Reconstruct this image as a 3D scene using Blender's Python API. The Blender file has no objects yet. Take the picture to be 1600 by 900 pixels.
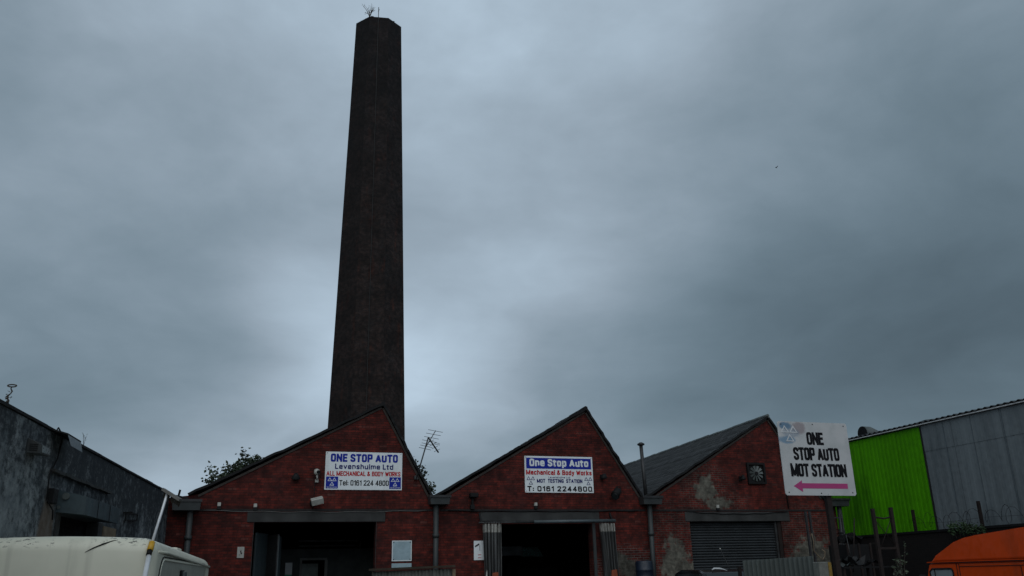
import bpy, bmesh, math, random
from mathutils import Vector, Matrix
R = math.radians
C = bpy.context.scene.collection
scene = bpy.context.scene

# ------------------------------------------------------------------ camera
cam_data = bpy.data.cameras.new('camera')
cam = bpy.data.objects.new('camera', cam_data); C.objects.link(cam)
cam_data.sensor_width = 36.0
cam_data.lens = 36.0 * 1340 / 1600
cam_data.clip_start = 0.1
cam_data.clip_end = 3000
_r = Vector((0.94726495, -0.31959319, -0.02343724))
_u = Vector((-0.08096756, -0.30946688, 0.94745686))
_w = Vector((0.31005381, 0.89559502, 0.31902381))
cam.matrix_world = Matrix(((_r.x, _u.x, -_w.x, 0), (_r.y, _u.y, -_w.y, 0), (_r.z, _u.z, -_w.z, 1.6), (0, 0, 0, 1)))
scene.camera = cam

# ------------------------------------------------------------------ view
scene.view_settings.view_transform = 'Standard'
scene.view_settings.look = 'None'
scene.view_settings.exposure = 0.0
scene.view_settings.gamma = 1.0
scene.view_settings.use_curve_mapping = False

# ------------------------------------------------------------------ node helper
class NT:
    def __init__(self, tree):
        self.t = tree
    def n(self, kind, **kw):
        nd = self.t.nodes.new(kind)
        for k, v in kw.items():
            setattr(nd, k, v)
        return nd
    def put(self, sock, v):
        if hasattr(v, 'is_output') or isinstance(v, bpy.types.NodeSocket):
            self.t.links.new(v, sock)
        elif isinstance(v, (tuple, list)) and sock.type == 'RGBA' and len(v) == 3:
            sock.default_value = (*v, 1)
        else:
            sock.default_value = v
    def m(self, op, a, b=0.0, c=0.0, clamp=False):
        nd = self.n('ShaderNodeMath', operation=op, use_clamp=clamp)
        for s, v in zip(nd.inputs, (a, b, c)):
            self.put(s, v)
        return nd.outputs[0]
    def vm(self, op, a, b=(0, 0, 0)):
        nd = self.n('ShaderNodeVectorMath', operation=op)
        self.put(nd.inputs[0], a); self.put(nd.inputs[1], b)
        return nd.outputs[0]
    def noise(self, vec, scale, detail=3.0, rough=0.55):
        nd = self.n('ShaderNodeTexNoise')
        self.put(nd.inputs['Vector'], vec)
        nd.inputs['Scale'].default_value = scale; nd.inputs['Detail'].default_value = detail
        nd.inputs['Roughness'].default_value = rough
        return nd.outputs[0]
    def ramp(self, v, lo, hi, a=0.0, b=1.0):
        nd = self.n('ShaderNodeMapRange'); nd.clamp = True; nd.interpolation_type = 'SMOOTHSTEP'
        self.put(nd.inputs[0], v)
        for i, x in zip((1, 2, 3, 4), (lo, hi, a, b)):
            self.put(nd.inputs[i], x)
        return nd.outputs[0]
    def mix(self, f, a, b, mode='MIX'):
        nd = self.n('ShaderNodeMix', data_type='RGBA', blend_type=mode)
        self.put(nd.inputs[0], f); self.put(nd.inputs[6], a); self.put(nd.inputs[7], b)
        return nd.outputs[2]
    def sep(self, v):
        nd = self.n('ShaderNodeSeparateXYZ'); self.put(nd.inputs[0], v); return nd.outputs
    def comb(self, x=0.0, y=0.0, z=0.0):
        nd = self.n('ShaderNodeCombineXYZ')
        for s, v in zip(nd.inputs, (x, y, z)):
            self.put(s, v)
        return nd.outputs[0]
    def scalev(self, v, s):
        nd = self.n('ShaderNodeVectorMath', operation='MULTIPLY'); self.put(nd.inputs[0], v); self.put(nd.inputs[1], s)
        return nd.outputs[0]

# ------------------------------------------------------------------ overcast sky
SUN_EL, SUN_AZ = R(42), R(200)          # azimuth measured from +Y towards +X: behind the camera, a little to the left
world = bpy.data.worlds.new('World'); scene.world = world
world.use_nodes = True
wt = world.node_tree; wt.nodes.clear(); W_ = NT(wt)
out = W_.n('ShaderNodeOutputWorld'); bg = W_.n('ShaderNodeBackground')
wt.links.new(bg.outputs[0], out.inputs[0])
sky = W_.n('ShaderNodeTexSky', sky_type='NISHITA'); sky.sun_disc = False
sky.sun_elevation = SUN_EL; sky.sun_rotation = SUN_AZ
tc = W_.n('ShaderNodeTexCoord')
dirv = tc.outputs['Generated']
x, y, z = W_.sep(dirv)
# a cloud sheet overhead: direction projected on a plane, so cloud detail closes up towards the horizon
zz = W_.m('ADD', W_.m('MAXIMUM', z, 0.0), 0.16)
plane = W_.comb(W_.m('DIVIDE', x, zz), W_.m('DIVIDE', y, zz), 0.0)
warp = W_.noise(plane, 0.9, 3.0, 0.5)
warp2 = W_.noise(W_.vm('ADD', plane, (7.3, 2.1, 0)), 1.1, 3.0, 0.5)
az = W_.m('ADD', W_.m('ARCTAN2', x, y), W_.m('MULTIPLY', W_.m('SUBTRACT', warp, 0.5), 0.16))
el = W_.m('ADD', W_.m('ARCSINE', z), W_.m('MULTIPLY', W_.m('SUBTRACT', warp2, 0.5), 0.075))
CLOUDS = [(-0.114, 0.070, 0.206, 0.050, 0.16), (0.219, 0.070, 0.206, 0.050, -0.06), (0.551, 0.070, 0.206, 0.050, 0.12), (0.884, 0.070, 0.206, 0.050, 0.05), (-0.147, 0.160, 0.165, 0.050, -0.14),
          (0.119, 0.160, 0.165, 0.050, 0.28), (0.385, 0.160, 0.165, 0.050, 0.03), (0.651, 0.160, 0.165, 0.050, -0.24), (0.917, 0.160, 0.165, 0.050, -0.37), (-0.169, 0.245, 0.137, 0.060, 0.04),
          (0.052, 0.245, 0.137, 0.060, -0.16), (0.274, 0.245, 0.137, 0.060, 0.25), (0.496, 0.245, 0.137, 0.060, -0.18), (0.718, 0.245, 0.137, 0.060, -0.41), (0.939, 0.245, 0.137, 0.060, -0.46),
          (-0.147, 0.350, 0.165, 0.075, 0.07), (0.119, 0.350, 0.165, 0.075, -0.04), (0.385, 0.350, 0.165, 0.075, 0.36), (0.651, 0.350, 0.165, 0.075, -0.13), (0.917, 0.350, 0.165, 0.075, -0.15),
          (-0.147, 0.500, 0.165, 0.110, 0.09), (0.119, 0.500, 0.165, 0.110, 0.14), (0.385, 0.500, 0.165, 0.110, 0.18), (0.651, 0.500, 0.165, 0.110, -0.03), (0.917, 0.500, 0.165, 0.110, -0.17),
          (-0.114, 0.700, 0.206, 0.140, 0.27), (0.219, 0.700, 0.206, 0.140, 0.43), (0.551, 0.700, 0.206, 0.140, 0.32), (0.884, 0.700, 0.206, 0.140, 0.15), (0.200, 0.225, 0.070, 0.050, 0.47),
          (0.100, 0.300, 0.070, 0.050, 0.41), (-0.030, 0.100, 0.100, 0.030, 0.29),
          (0.095, 0.225, 0.055, 0.050, 0.34)]
acc = None
for (a0, e0, sa, se, amp) in CLOUDS:
    da = W_.m('DIVIDE', W_.m('SUBTRACT', az, a0), sa)
    de = W_.m('DIVIDE', W_.m('SUBTRACT', el, e0), se)
    q = W_.m('ADD', W_.m('MULTIPLY', da, da), W_.m('MULTIPLY', de, de))
    g = W_.m('MULTIPLY', W_.m('EXPONENT', W_.m('MULTIPLY', q, -0.5)), amp)
    acc = g if acc is None else W_.m('ADD', acc, g)
swirl = W_.vm('ADD', plane, W_.scalev(W_.comb(warp, warp2, 0.0), (0.9, 0.9, 0)))
det = W_.noise(swirl, 1.7, 7.0, 0.56)
det2 = W_.noise(W_.vm('ADD', W_.scalev(plane, (0.9, 1.15, 1)), (3.3, 8.1, 0)), 0.7, 3.0, 0.45)
acc = W_.m('ADD', acc, W_.m('MULTIPLY', W_.m('SUBTRACT', det, 0.5), 0.40))
dome = W_.comb(W_.m('ADD', W_.m('ARCTAN2', x, y), W_.m('MULTIPLY', warp, 0.25)), W_.m('MULTIPLY', W_.m('ADD', W_.m('ARCSINE', z), W_.m('MULTIPLY', warp2, 0.12)), 1.7), 0.7)
lump = W_.noise(dome, 5.5, 6.0, 0.52)
acc = W_.m('ADD', acc, W_.m('MULTIPLY', W_.m('SUBTRACT', lump, 0.5), 0.58))
wisp = W_.noise(dome, 17.0, 5.0, 0.55)
acc = W_.m('ADD', acc, W_.m('MULTIPLY', W_.m('SUBTRACT', wisp, 0.5), 0.10))
acc = W_.m('ADD', acc, W_.m('MULTIPLY', W_.m('SUBTRACT', det2, 0.5), 0.40))
# the overcast is brighter on the sun's side, behind the camera
back = W_.ramp(y, -0.1, -0.7, 0.0, 0.50)
acc = W_.m('ADD', acc, back)
lum = W_.m('MULTIPLY', W_.m('EXPONENT', acc), 0.259)
warm = W_.ramp(lum, 0.10, 0.40, 0.0, 1.0)
tint = W_.mix(warm, (0.69, 1.0, 1.22), (0.80, 1.0, 1.19))
cloud = W_.mix(1.0, tint, W_.comb(lum, lum, lum), 'MULTIPLY')
skyk = W_.mix(1.0, sky.outputs[0], (0.10, 0.10, 0.10), 'MULTIPLY')
total = W_.mix(0.96, skyk, cloud)
wt.links.new(total, bg.inputs[0]); bg.inputs[1].default_value = 1.0

sun_data = bpy.data.lights.new('sun', 'SUN'); sun_data.energy = 0.8; sun_data.angle = R(70); sun_data.color = (1.0, 0.985, 0.96)
sun = bpy.data.objects.new('sun', sun_data); C.objects.link(sun)
sdir = Vector((math.sin(SUN_AZ) * math.cos(SUN_EL), math.cos(SUN_AZ) * math.cos(SUN_EL), math.sin(SUN_EL)))
sun.rotation_euler = (-sdir).to_track_quat('-Z', 'Y').to_euler()

# ------------------------------------------------------------------ materials
def new_mat(name):
    m = bpy.data.materials.new(name); m.use_nodes = True
    t = m.node_tree; t.nodes.clear()
    N = NT(t)
    o = N.n('ShaderNodeOutputMaterial'); b = N.n('ShaderNodeBsdfPrincipled')
    t.links.new(b.outputs[0], o.inputs[0])
    return m, N, b

def plain(name, col, rough=0.6, metal=0.0, var=0.25, scale=3.0, streak=False, bump=0.0, dirt=None, dirt_amt=0.5, spec=0.5):
    """a base colour broken up by two noises, optional vertical streaks and dirt patches"""
    m, N, b = new_mat(name)
    co = N.n('ShaderNodeTexCoord').outputs['Object']
    v = N.scalev(co, (1, 1, 0.12)) if streak else co
    n1 = N.noise(v, scale, 4.0); n2 = N.noise(co, scale * 6, 3.0)
    f = N.m('ADD', N.m('MULTIPLY', n1, 0.65), N.m('MULTIPLY', n2, 0.35))
    k = N.ramp(f, 0.3, 0.7, 1 - var, 1 + var)
    c = N.mix(1.0, col, N.comb(k, k, k), 'MULTIPLY')
    if dirt:
        d = N.ramp(N.noise(N.scalev(co, (1, 1, 0.3)), scale * 0.9, 6.0, 0.65), 0.52, 0.72, 0, dirt_amt)
        c = N.mix(d, c, dirt)
    N.put(b.inputs['Base Color'], c)
    N.put(b.inputs['Roughness'], N.ramp(n2, 0.3, 0.7, max(0.03, rough - 0.1), min(1, rough + 0.1)))
    b.inputs['Metallic'].default_value = metal
    b.inputs['Specular IOR Level'].default_value = spec
    if bump:
        bp = N.n('ShaderNodeBump'); bp.inputs['Strength'].default_value = 0.6; bp.inputs['Distance'].default_value = bump
        N.put(bp.inputs['Height'], f); N.put(b.inputs['Normal'], bp.outputs[0])
    return m

def brick_mat(name, c1, c2, mortar, axes='xz', uv=False, patches=(), patch_col=(0.2, 0.2, 0.17), soot=(0.012, 0.011, 0.012), soot_amt=0.5,
              mortar_pale=(0.12, 0.105, 0.09), bump=0.004, speck=0.5, mottle=0.0, rust=None):
    """painted or bare brickwork in metres; patches = (x, z, rx, rz) places where paint or render is worn to pale"""
    m, N, b = new_mat(name)
    t = N.n('ShaderNodeTexCoord')
    co = t.outputs['UV'] if uv else t.outputs['Object']
    s = N.sep(co)
    if uv: u, v = s[0], s[1]
    else: u, v = (s[0] if axes[0] == 'x' else s[1]), s[2]
    wob = N.noise(co, 1.3, 2.0)
    vec = N.comb(u, N.m('ADD', v, N.m('MULTIPLY', wob, 0.02)), 0.0)
    br = N.n('ShaderNodeTexBrick'); br.offset = 0.5
    N.put(br.inputs['Vector'], vec)
    br.inputs['Scale'].default_value = 1.0; br.inputs['Brick Width'].default_value = 0.225; br.inputs['Row Height'].default_value = 0.076
    br.inputs['Mortar Size'].default_value = 0.009; br.inputs['Mortar Smooth'].default_value = 0.3
    br.inputs['Color1'].default_value = (0, 0, 0, 1); br.inputs['Color2'].default_value = (1, 1, 1, 1); br.inputs['Mortar'].default_value = (0.5, 0.5, 0.5, 1)
    br.inputs['Bias'].default_value = 0.0
    fac = br.outputs['Fac']
    big = N.noise(co, 0.55, 5.0, 0.6)
    fine = N.noise(co, 9.0, 4.0, 0.6)
    row = N.noise(N.comb(N.m('MULTIPLY', u, 0.7), N.m('MULTIPLY', v, 13.0), 0.0), 1.0, 2.0)   # courses that weathered differently
    tone = N.m('ADD', N.m('MULTIPLY', br.outputs['Color'], 0.30), N.m('ADD', N.m('MULTIPLY', big, 0.35), N.m('MULTIPLY', row, 0.45)))
    col = N.mix(N.ramp(tone, 0.25, 0.85), c1, c2)
    col = N.mix(N.m('MULTIPLY', N.ramp(fine, 0.55, 0.75), speck), col, soot)
    # soot and damp
    st = N.noise(N.comb(u, N.m('MULTIPLY', v, 0.35), 3.0), 0.8, 6.0, 0.65)
    sm = N.ramp(st, 0.5, 0.72, 0.0, soot_amt)
    col = N.mix(sm, col, soot)
    mort = mortar
    if patches:
        near = None; far = None
        for (px, pz, rx, rz) in patches:
            dx = N.m('DIVIDE', N.m('SUBTRACT', u, px), rx); dz = N.m('DIVIDE', N.m('SUBTRACT', v, pz), rz)
            d = N.m('SQRT', N.m('ADD', N.m('MULTIPLY', dx, dx), N.m('MULTIPLY', dz, dz)))
            k = N.ramp(d, 1.7, 0.2)
            near = k if near is None else N.m('MAXIMUM', near, k)
            k2 = N.ramp(d, 3.3, 0.4)
            far = k2 if far is None else N.m('MAXIMUM', far, k2)
        rag = N.noise(co, 3.2, 6.0, 0.65)
        pm = N.ramp(N.m('ADD', near, N.m('MULTIPLY', N.m('SUBTRACT', rag, 0.5), 2.4)), 0.42, 0.72)
        mm = N.ramp(N.m('ADD', far, N.m('MULTIPLY', N.m('SUBTRACT', rag, 0.5), 1.2)), 0.15, 0.6)
        mort = N.mix(mm, mortar, mortar_pale)
        col = N.mix(fac, col, mort)
        pcol = N.mix(N.ramp(fine, 0.35, 0.7), patch_col, tuple(c * 0.6 for c in patch_col))
        col = N.mix(N.m('MULTIPLY', pm, 0.92), col, pcol)
    else:
        col = N.mix(fac, col, mort)
    # odd pale bricks
    cell = N.n('ShaderNodeTexWhiteNoise', noise_dimensions='2D')
    N.put(cell.inputs['Vector'], N.comb(N.m('FLOOR', N.m('DIVIDE', u, 0.225)), N.m('FLOOR', N.m('DIVIDE', v, 0.076)), 0.0))
    odd = N.ramp(cell.outputs[0], 0.985, 0.99, 0.0, 0.16)
    col = N.mix(N.m('MULTIPLY', odd, N.m('SUBTRACT', 1.0, fac)), col, mortar_pale)
    if mottle:
        a = N.ramp(N.noise(N.comb(N.m('MULTIPLY', u, 0.7), N.m('MULTIPLY', v, 0.9), 1.0), 0.8, 6.0, 0.7), 0.35, 0.68, 1 - mottle, 1 + mottle)
        c_ = N.ramp(N.noise(co, 3.4, 3.0, 0.7), 0.36, 0.66, 1 - mottle, 1 + mottle)
        k = N.m('MULTIPLY', a, c_)
        if rust:
            r_ = N.ramp(N.noise(N.comb(N.m('MULTIPLY', u, 1.6), N.m('MULTIPLY', v, 0.5), 9.0), 0.9, 6.0, 0.7), 0.54, 0.70, 0, 0.8)
            col = N.mix(r_, col, rust)
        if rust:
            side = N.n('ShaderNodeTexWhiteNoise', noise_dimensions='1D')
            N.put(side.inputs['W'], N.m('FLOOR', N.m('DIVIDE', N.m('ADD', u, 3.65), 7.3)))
            k = N.m('MULTIPLY', k, N.m('ADD', 0.72, N.m('MULTIPLY', side.outputs[0], 0.55)))  # tone step per chimney face puts the facet shading into the colour
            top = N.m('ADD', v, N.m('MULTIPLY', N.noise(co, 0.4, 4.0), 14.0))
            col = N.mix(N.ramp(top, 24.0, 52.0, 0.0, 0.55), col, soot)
        col = N.mix(1.0, col, N.comb(k, k, k), 'MULTIPLY')
    N.put(b.inputs['Base Color'], col)
    b.inputs['Roughness'].default_value = 0.88
    b.inputs['Specular IOR Level'].default_value = 0.25
    bp = N.n('ShaderNodeBump'); bp.inputs['Strength'].default_value = 0.7; bp.inputs['Distance'].default_value = bump
    N.put(bp.inputs['Height'], N.m('ADD', N.m('MULTIPLY', N.m('SUBTRACT', 1.0, fac), 1.0), N.m('MULTIPLY', fine, 0.8)))
    N.put(b.inputs['Normal'], bp.outputs[0])
    return m

BR1, BR2, BRM = (0.118, 0.0155, 0.0100), (0.033, 0.0085, 0.0070), (0.036, 0.0110, 0.0090)
M = {}
M['brick_a'] = brick_mat('red_painted_brick', BR1, BR2, BRM, mottle=0.34)
M['brick_b'] = brick_mat('red_painted_brick_worn', BR1, BR2, BRM, mottle=0.34, patches=[(6.75, 1.75, 0.7, 0.35), (6.3, 2.1, 0.35, 0.2)], patch_col=(0.075, 0.075, 0.062), mortar_pale=(0.10, 0.085, 0.075))
M['brick_c'] = brick_mat('red_painted_brick_patched', BR1, BR2, BRM, mottle=0.34,
                         patches=[(2.35, 4.40, 0.50, 0.50), (2.75, 3.90, 0.60, 0.26), (0.95, 1.8, 0.62, 1.05), (1.5, 1.5, 0.35, 0.6), (6.6, 1.9, 1.0, 0.95)],
                         patch_col=(0.105, 0.103, 0.084), mortar_pale=(0.068, 0.054, 0.046))
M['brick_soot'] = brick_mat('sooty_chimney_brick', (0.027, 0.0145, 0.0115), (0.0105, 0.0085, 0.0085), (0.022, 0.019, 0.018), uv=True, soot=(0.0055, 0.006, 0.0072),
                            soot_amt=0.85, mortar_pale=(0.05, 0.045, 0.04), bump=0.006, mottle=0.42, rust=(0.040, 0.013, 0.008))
M['brick_dark'] = brick_mat('dark_boundary_brick', (0.012, 0.0085, 0.0075), (0.007, 0.006, 0.006), (0.010, 0.009, 0.0085), axes='yz')
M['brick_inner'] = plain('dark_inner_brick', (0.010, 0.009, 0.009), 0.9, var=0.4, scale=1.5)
M['slate'] = None
M['asphalt'] = plain('worn_asphalt', (0.05, 0.05, 0.048), 0.9, var=0.35, scale=0.6, bump=0.01, dirt=(0.03, 0.028, 0.025))
M['concrete'] = plain('grimy_concrete', (0.034, 0.035, 0.034), 0.9, var=0.45, scale=1.8, bump=0.004, dirt=(0.02, 0.02, 0.02), dirt_amt=0.7)
M['verge'] = plain('mortar_verge', (0.034, 0.027, 0.023), 0.9, var=0.4, scale=4, dirt=(0.03, 0.028, 0.025))
M['hopper'] = plain('grey_painted_iron', (0.026, 0.032, 0.033), 0.55, var=0.35, scale=3, streak=True, dirt=(0.03, 0.02, 0.015))
M['sign_white'] = plain('sign_white', (0.70, 0.74, 0.75), 0.35, var=0.05, scale=2.5, dirt=(0.45, 0.46, 0.44), dirt_amt=0.35)
M['sign_blue'] = plain('sign_blue', (0.006, 0.020, 0.27), 0.6, var=0.08, spec=0.2)
M['sign_navy'] = plain('sign_navy', (0.008, 0.013, 0.12), 0.6, var=0.08, spec=0.2)
M['sign_red'] = plain('sign_red', (0.42, 0.008, 0.015), 0.6, var=0.08, spec=0.2)
M['sign_black'] = plain('sign_black', (0.005, 0.005, 0.007), 0.7, var=0.1, spec=0.15)
M['magenta'] = plain('faded_magenta', (0.38, 0.035, 0.16), 0.6, var=0.10, scale=2)
M['dark_metal'] = plain('dark_metal', (0.022, 0.023, 0.024), 0.5, 0.3, var=0.4)
M['black'] = plain('black_rubber', (0.0065, 0.0065, 0.007), 0.7, var=0.3, spec=0.25)
M['rust'] = plain('rusty_red_steel', (0.0125, 0.0065, 0.005), 0.8, 0.2, var=0.5, scale=6)
M['steel'] = plain('dull_steel', (0.055, 0.056, 0.057), 0.55, 0.6, var=0.4, scale=5)
M['galv'] = plain('galvanised_steel', (0.10, 0.115, 0.112), 0.55, 0.35, var=0.25, scale=3, streak=True, dirt=(0.05, 0.055, 0.048))
M['alu'] = plain('brushed_aluminium', (0.72, 0.74, 0.76), 0.4, 0.25, var=0.1)
M['yellow'] = plain('yellow_plastic', (0.60, 0.33, 0.015), 0.45, var=0.1)
M['white_box'] = plain('white_plastic', (0.34, 0.34, 0.31), 0.5, var=0.2, scale=6)
M['pale_board'] = plain('faded_blue_white_board', (0.28, 0.38, 0.42), 0.4, var=0.18, scale=3.0)
M['curtain'] = None
M['curtain_head'] = plain('white_curtain_heading', (0.30, 0.295, 0.27), 0.7, var=0.35, scale=8, dirt=(0.06, 0.06, 0.055))
M['orange_tape'] = plain('orange_patch', (0.22, 0.045, 0.012), 0.6, var=0.3, scale=9)
M['shutter'] = plain('grey_roller_shutter', (0.022, 0.026, 0.029), 0.5, 0.2, var=0.25, scale=2)
M['teal_shutter'] = plain('weathered_teal_shutter_box', (0.040, 0.060, 0.068), 0.6, var=0.35, scale=2, streak=True, dirt=(0.02, 0.022, 0.022))
M['leaf'] = plain('dark_leaf', (0.030, 0.045, 0.022), 0.6, var=0.6, scale=1.2)
M['leaf_green'] = plain('green_leaf', (0.028, 0.060, 0.020), 0.6, var=0.6, scale=2.5)
M['bark'] = plain('bark', (0.045, 0.036, 0.028), 0.9, var=0.4, scale=8)
M['wood'] = plain('weathered_wood', (0.16, 0.12, 0.075), 0.8, var=0.4, scale=5)
M['blue_drum'] = plain('blue_plastic_drum', (0.006, 0.012, 0.026), 0.45, var=0.2)
M['glass'] = plain('dark_glass', (0.02, 0.024, 0.026), 0.06, var=0.1)
M['glass_pale'] = plain('pale_glass_reflecting_sky', (0.30, 0.34, 0.35), 0.1, var=0.1)
M['green_clad'] = plain('lime_green_cladding', (0.060, 0.270, 0.0005), 0.6, var=0.26, scale=0.7, streak=True, dirt=(0.022, 0.105, 0.003), dirt_amt=0.8, spec=0.12)
M['grey_clad'] = plain('grey_blue_cladding', (0.140, 0.162, 0.172), 0.5, var=0.2, scale=1.0, streak=True, dirt=(0.065, 0.085, 0.095), dirt_amt=0.6)
M['eave'] = plain('eave_filler', (0.55, 0.56, 0.56), 0.7, var=0.2)
M['orange_van'] = plain('orange_van_paint', (0.74, 0.074, 0.006), 0.38, var=0.08, spec=0.3, scale=1.3, dirt=(0.22, 0.045, 0.015), dirt_amt=0.4)
M['orange_seam'] = plain('dark_van_seam', (0.05, 0.010, 0.006), 0.6, var=0.2)

def make_slate():
    m, N, b = new_mat('welsh_slate')
    uv = N.n('ShaderNodeTexCoord').outputs['UV']
    br = N.n('ShaderNodeTexBrick'); br.offset = 0.5
    N.put(br.inputs['Vector'], uv)
    br.inputs['Scale'].default_value = 1; br.inputs['Brick Width'].default_value = 0.32; br.inputs['Row Height'].default_value = 0.24
    br.inputs['Mortar Size'].default_value = 0.030; br.inputs['Mortar Smooth'].default_value = 0.2
    br.inputs['Color1'].default_value = (0.014, 0.0155, 0.0165, 1); br.inputs['Color2'].default_value = (0.052, 0.055, 0.057, 1); br.inputs['Mortar'].default_value = (0.003, 0.003, 0.003, 1)
    n = N.noise(uv, 1.0, 5, 0.65)
    c = N.mix(N.ramp(n, 0.45, 0.75, 0, 0.7), br.outputs['Color'], (0.017, 0.020, 0.016))
    N.put(b.inputs['Base Color'], c); b.inputs['Roughness'].default_value = 0.85; b.inputs['Specular IOR Level'].default_value = 0.2
    bp = N.n('ShaderNodeBump'); bp.inputs['Strength'].default_value = 0.8; bp.inputs['Distance'].default_value = 0.012
    v = N.sep(uv)[1]
    saw = N.m('FRACT', N.m('DIVIDE', v, 0.24))
    N.put(bp.inputs['Height'], N.m('ADD', N.m('SUBTRACT', 1.0, saw), N.m('SUBTRACT', N.m('MULTIPLY', n, 0.4), br.outputs['Fac'])))
    N.put(b.inputs['Normal'], bp.outputs[0])
    return m
M['slate'] = make_slate()

def make_curtain():
    m, N, b = new_mat('grimy_clear_pvc')
    co = N.n('ShaderNodeTexCoord').outputs['Object']
    n = N.noise(N.scalev(co, (6, 6, 0.4)), 2.0, 4)
    N.put(b.inputs['Base Color'], N.mix(N.ramp(n, 0.3, 0.7), (0.030, 0.032, 0.032), (0.095, 0.098, 0.096)))
    b.inputs['Roughness'].default_value = 0.35
    return m
M['curtain'] = make_curtain()

def make_render_wall():
    """cement render: pale grey-blue skin, black algae streaks that run down it, one patch of bare brown render"""
    m, N, b = new_mat('stained_cement_render')
    t = N.n('ShaderNodeTexCoord'); uv = t.outputs['UV']           # u along the wall, v up, metres
    u, v, _ = N.sep(uv)
    base = N.mix(N.ramp(N.noise(uv, 2.2, 6, 0.65), 0.3, 0.7), (0.085, 0.10, 0.11), (0.25, 0.27, 0.275))
    st = N.noise(N.comb(N.m('MULTIPLY', u, 2.1), N.m('MULTIPLY', v, 0.55), 0.0), 1.0, 8, 0.7)
    fine = N.noise(N.comb(N.m('MULTIPLY', u, 4.0), N.m('MULTIPLY', v, 5.5), 2.0), 1.6, 8, 0.78)
    # algae grew thick on the far length of the wall and thin on the near bottom
    bias = N.m('ADD', N.ramp(u, 13.0, 9.5, 0.0, 0.055), N.ramp(v, 2.8, 3.9, 0.0, 0.075))
    k = N.ramp(N.m('ADD', N.m('ADD', N.m('MULTIPLY', st, 0.45), N.m('MULTIPLY', fine, 0.55)), bias), 0.475, 0.63, 0.0, 0.91)
    c = N.mix(k, base, (0.020, 0.024, 0.028))
    # bare brown render near the doorway
    dx = N.m('DIVIDE', N.m('SUBTRACT', u, 10.95), 0.42); dz = N.m('DIVIDE', N.m('SUBTRACT', v, 2.45), 0.75)
    d = N.m('ADD', N.m('SQRT', N.m('ADD', N.m('MULTIPLY', dx, dx), N.m('MULTIPLY', dz, dz))), N.m('MULTIPLY', N.noise(uv, 3.0, 4), 0.8))
    c = N.mix(N.ramp(d, 1.5, 1.1, 0, 0.75), c, (0.13, 0.095, 0.07))
    N.put(b.inputs['Base Color'], c); b.inputs['Roughness'].default_value = 0.9; b.inputs['Specular IOR Level'].default_value = 0.2
    bp = N.n('ShaderNodeBump'); bp.inputs['Strength'].default_value = 0.7; bp.inputs['Distance'].default_value = 0.015
    N.put(bp.inputs['Height'], fine); N.put(b.inputs['Normal'], bp.outputs[0])
    return m
M['render'] = make_render_wall()

def make_cream():
    m, N, b = new_mat('aged_cream_gelcoat')
    co = N.n('ShaderNodeTexCoord').outputs['Object']
    s = N.sep(co)
    n = N.noise(co, 1.2, 4)
    c = N.mix(N.ramp(n, 0.3, 0.7), (0.60, 0.595, 0.48), (0.68, 0.67, 0.545))
    # black moss specks, densest over the roof's edge
    sp = N.noise(N.scalev(co, (1, 1, 2.0)), 17.0, 5, 0.7)
    where = N.m('MULTIPLY', N.ramp(s[2], 2.02, 2.09), N.ramp(N.noise(co, 2.4, 3), 0.42, 0.56))
    c = N.mix(N.m('MULTIPLY', N.ramp(sp, 0.535, 0.60), N.m('MULTIPLY', where, 0.85)), c, (0.035, 0.035, 0.03))
    run = N.noise(N.scalev(co, (7, 7, 0.3)), 1.0, 4)
    c = N.mix(N.ramp(run, 0.52, 0.8, 0, 0.35), c, (0.30, 0.30, 0.24))
    N.put(b.inputs['Base Color'], c); b.inputs['Roughness'].default_value = 0.4
    return m
M['cream'] = make_cream()
M['cream_dull'] = plain('dull_beige_panel', (0.33, 0.335, 0.28), 0.5, var=0.12, scale=2, streak=True)

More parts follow.
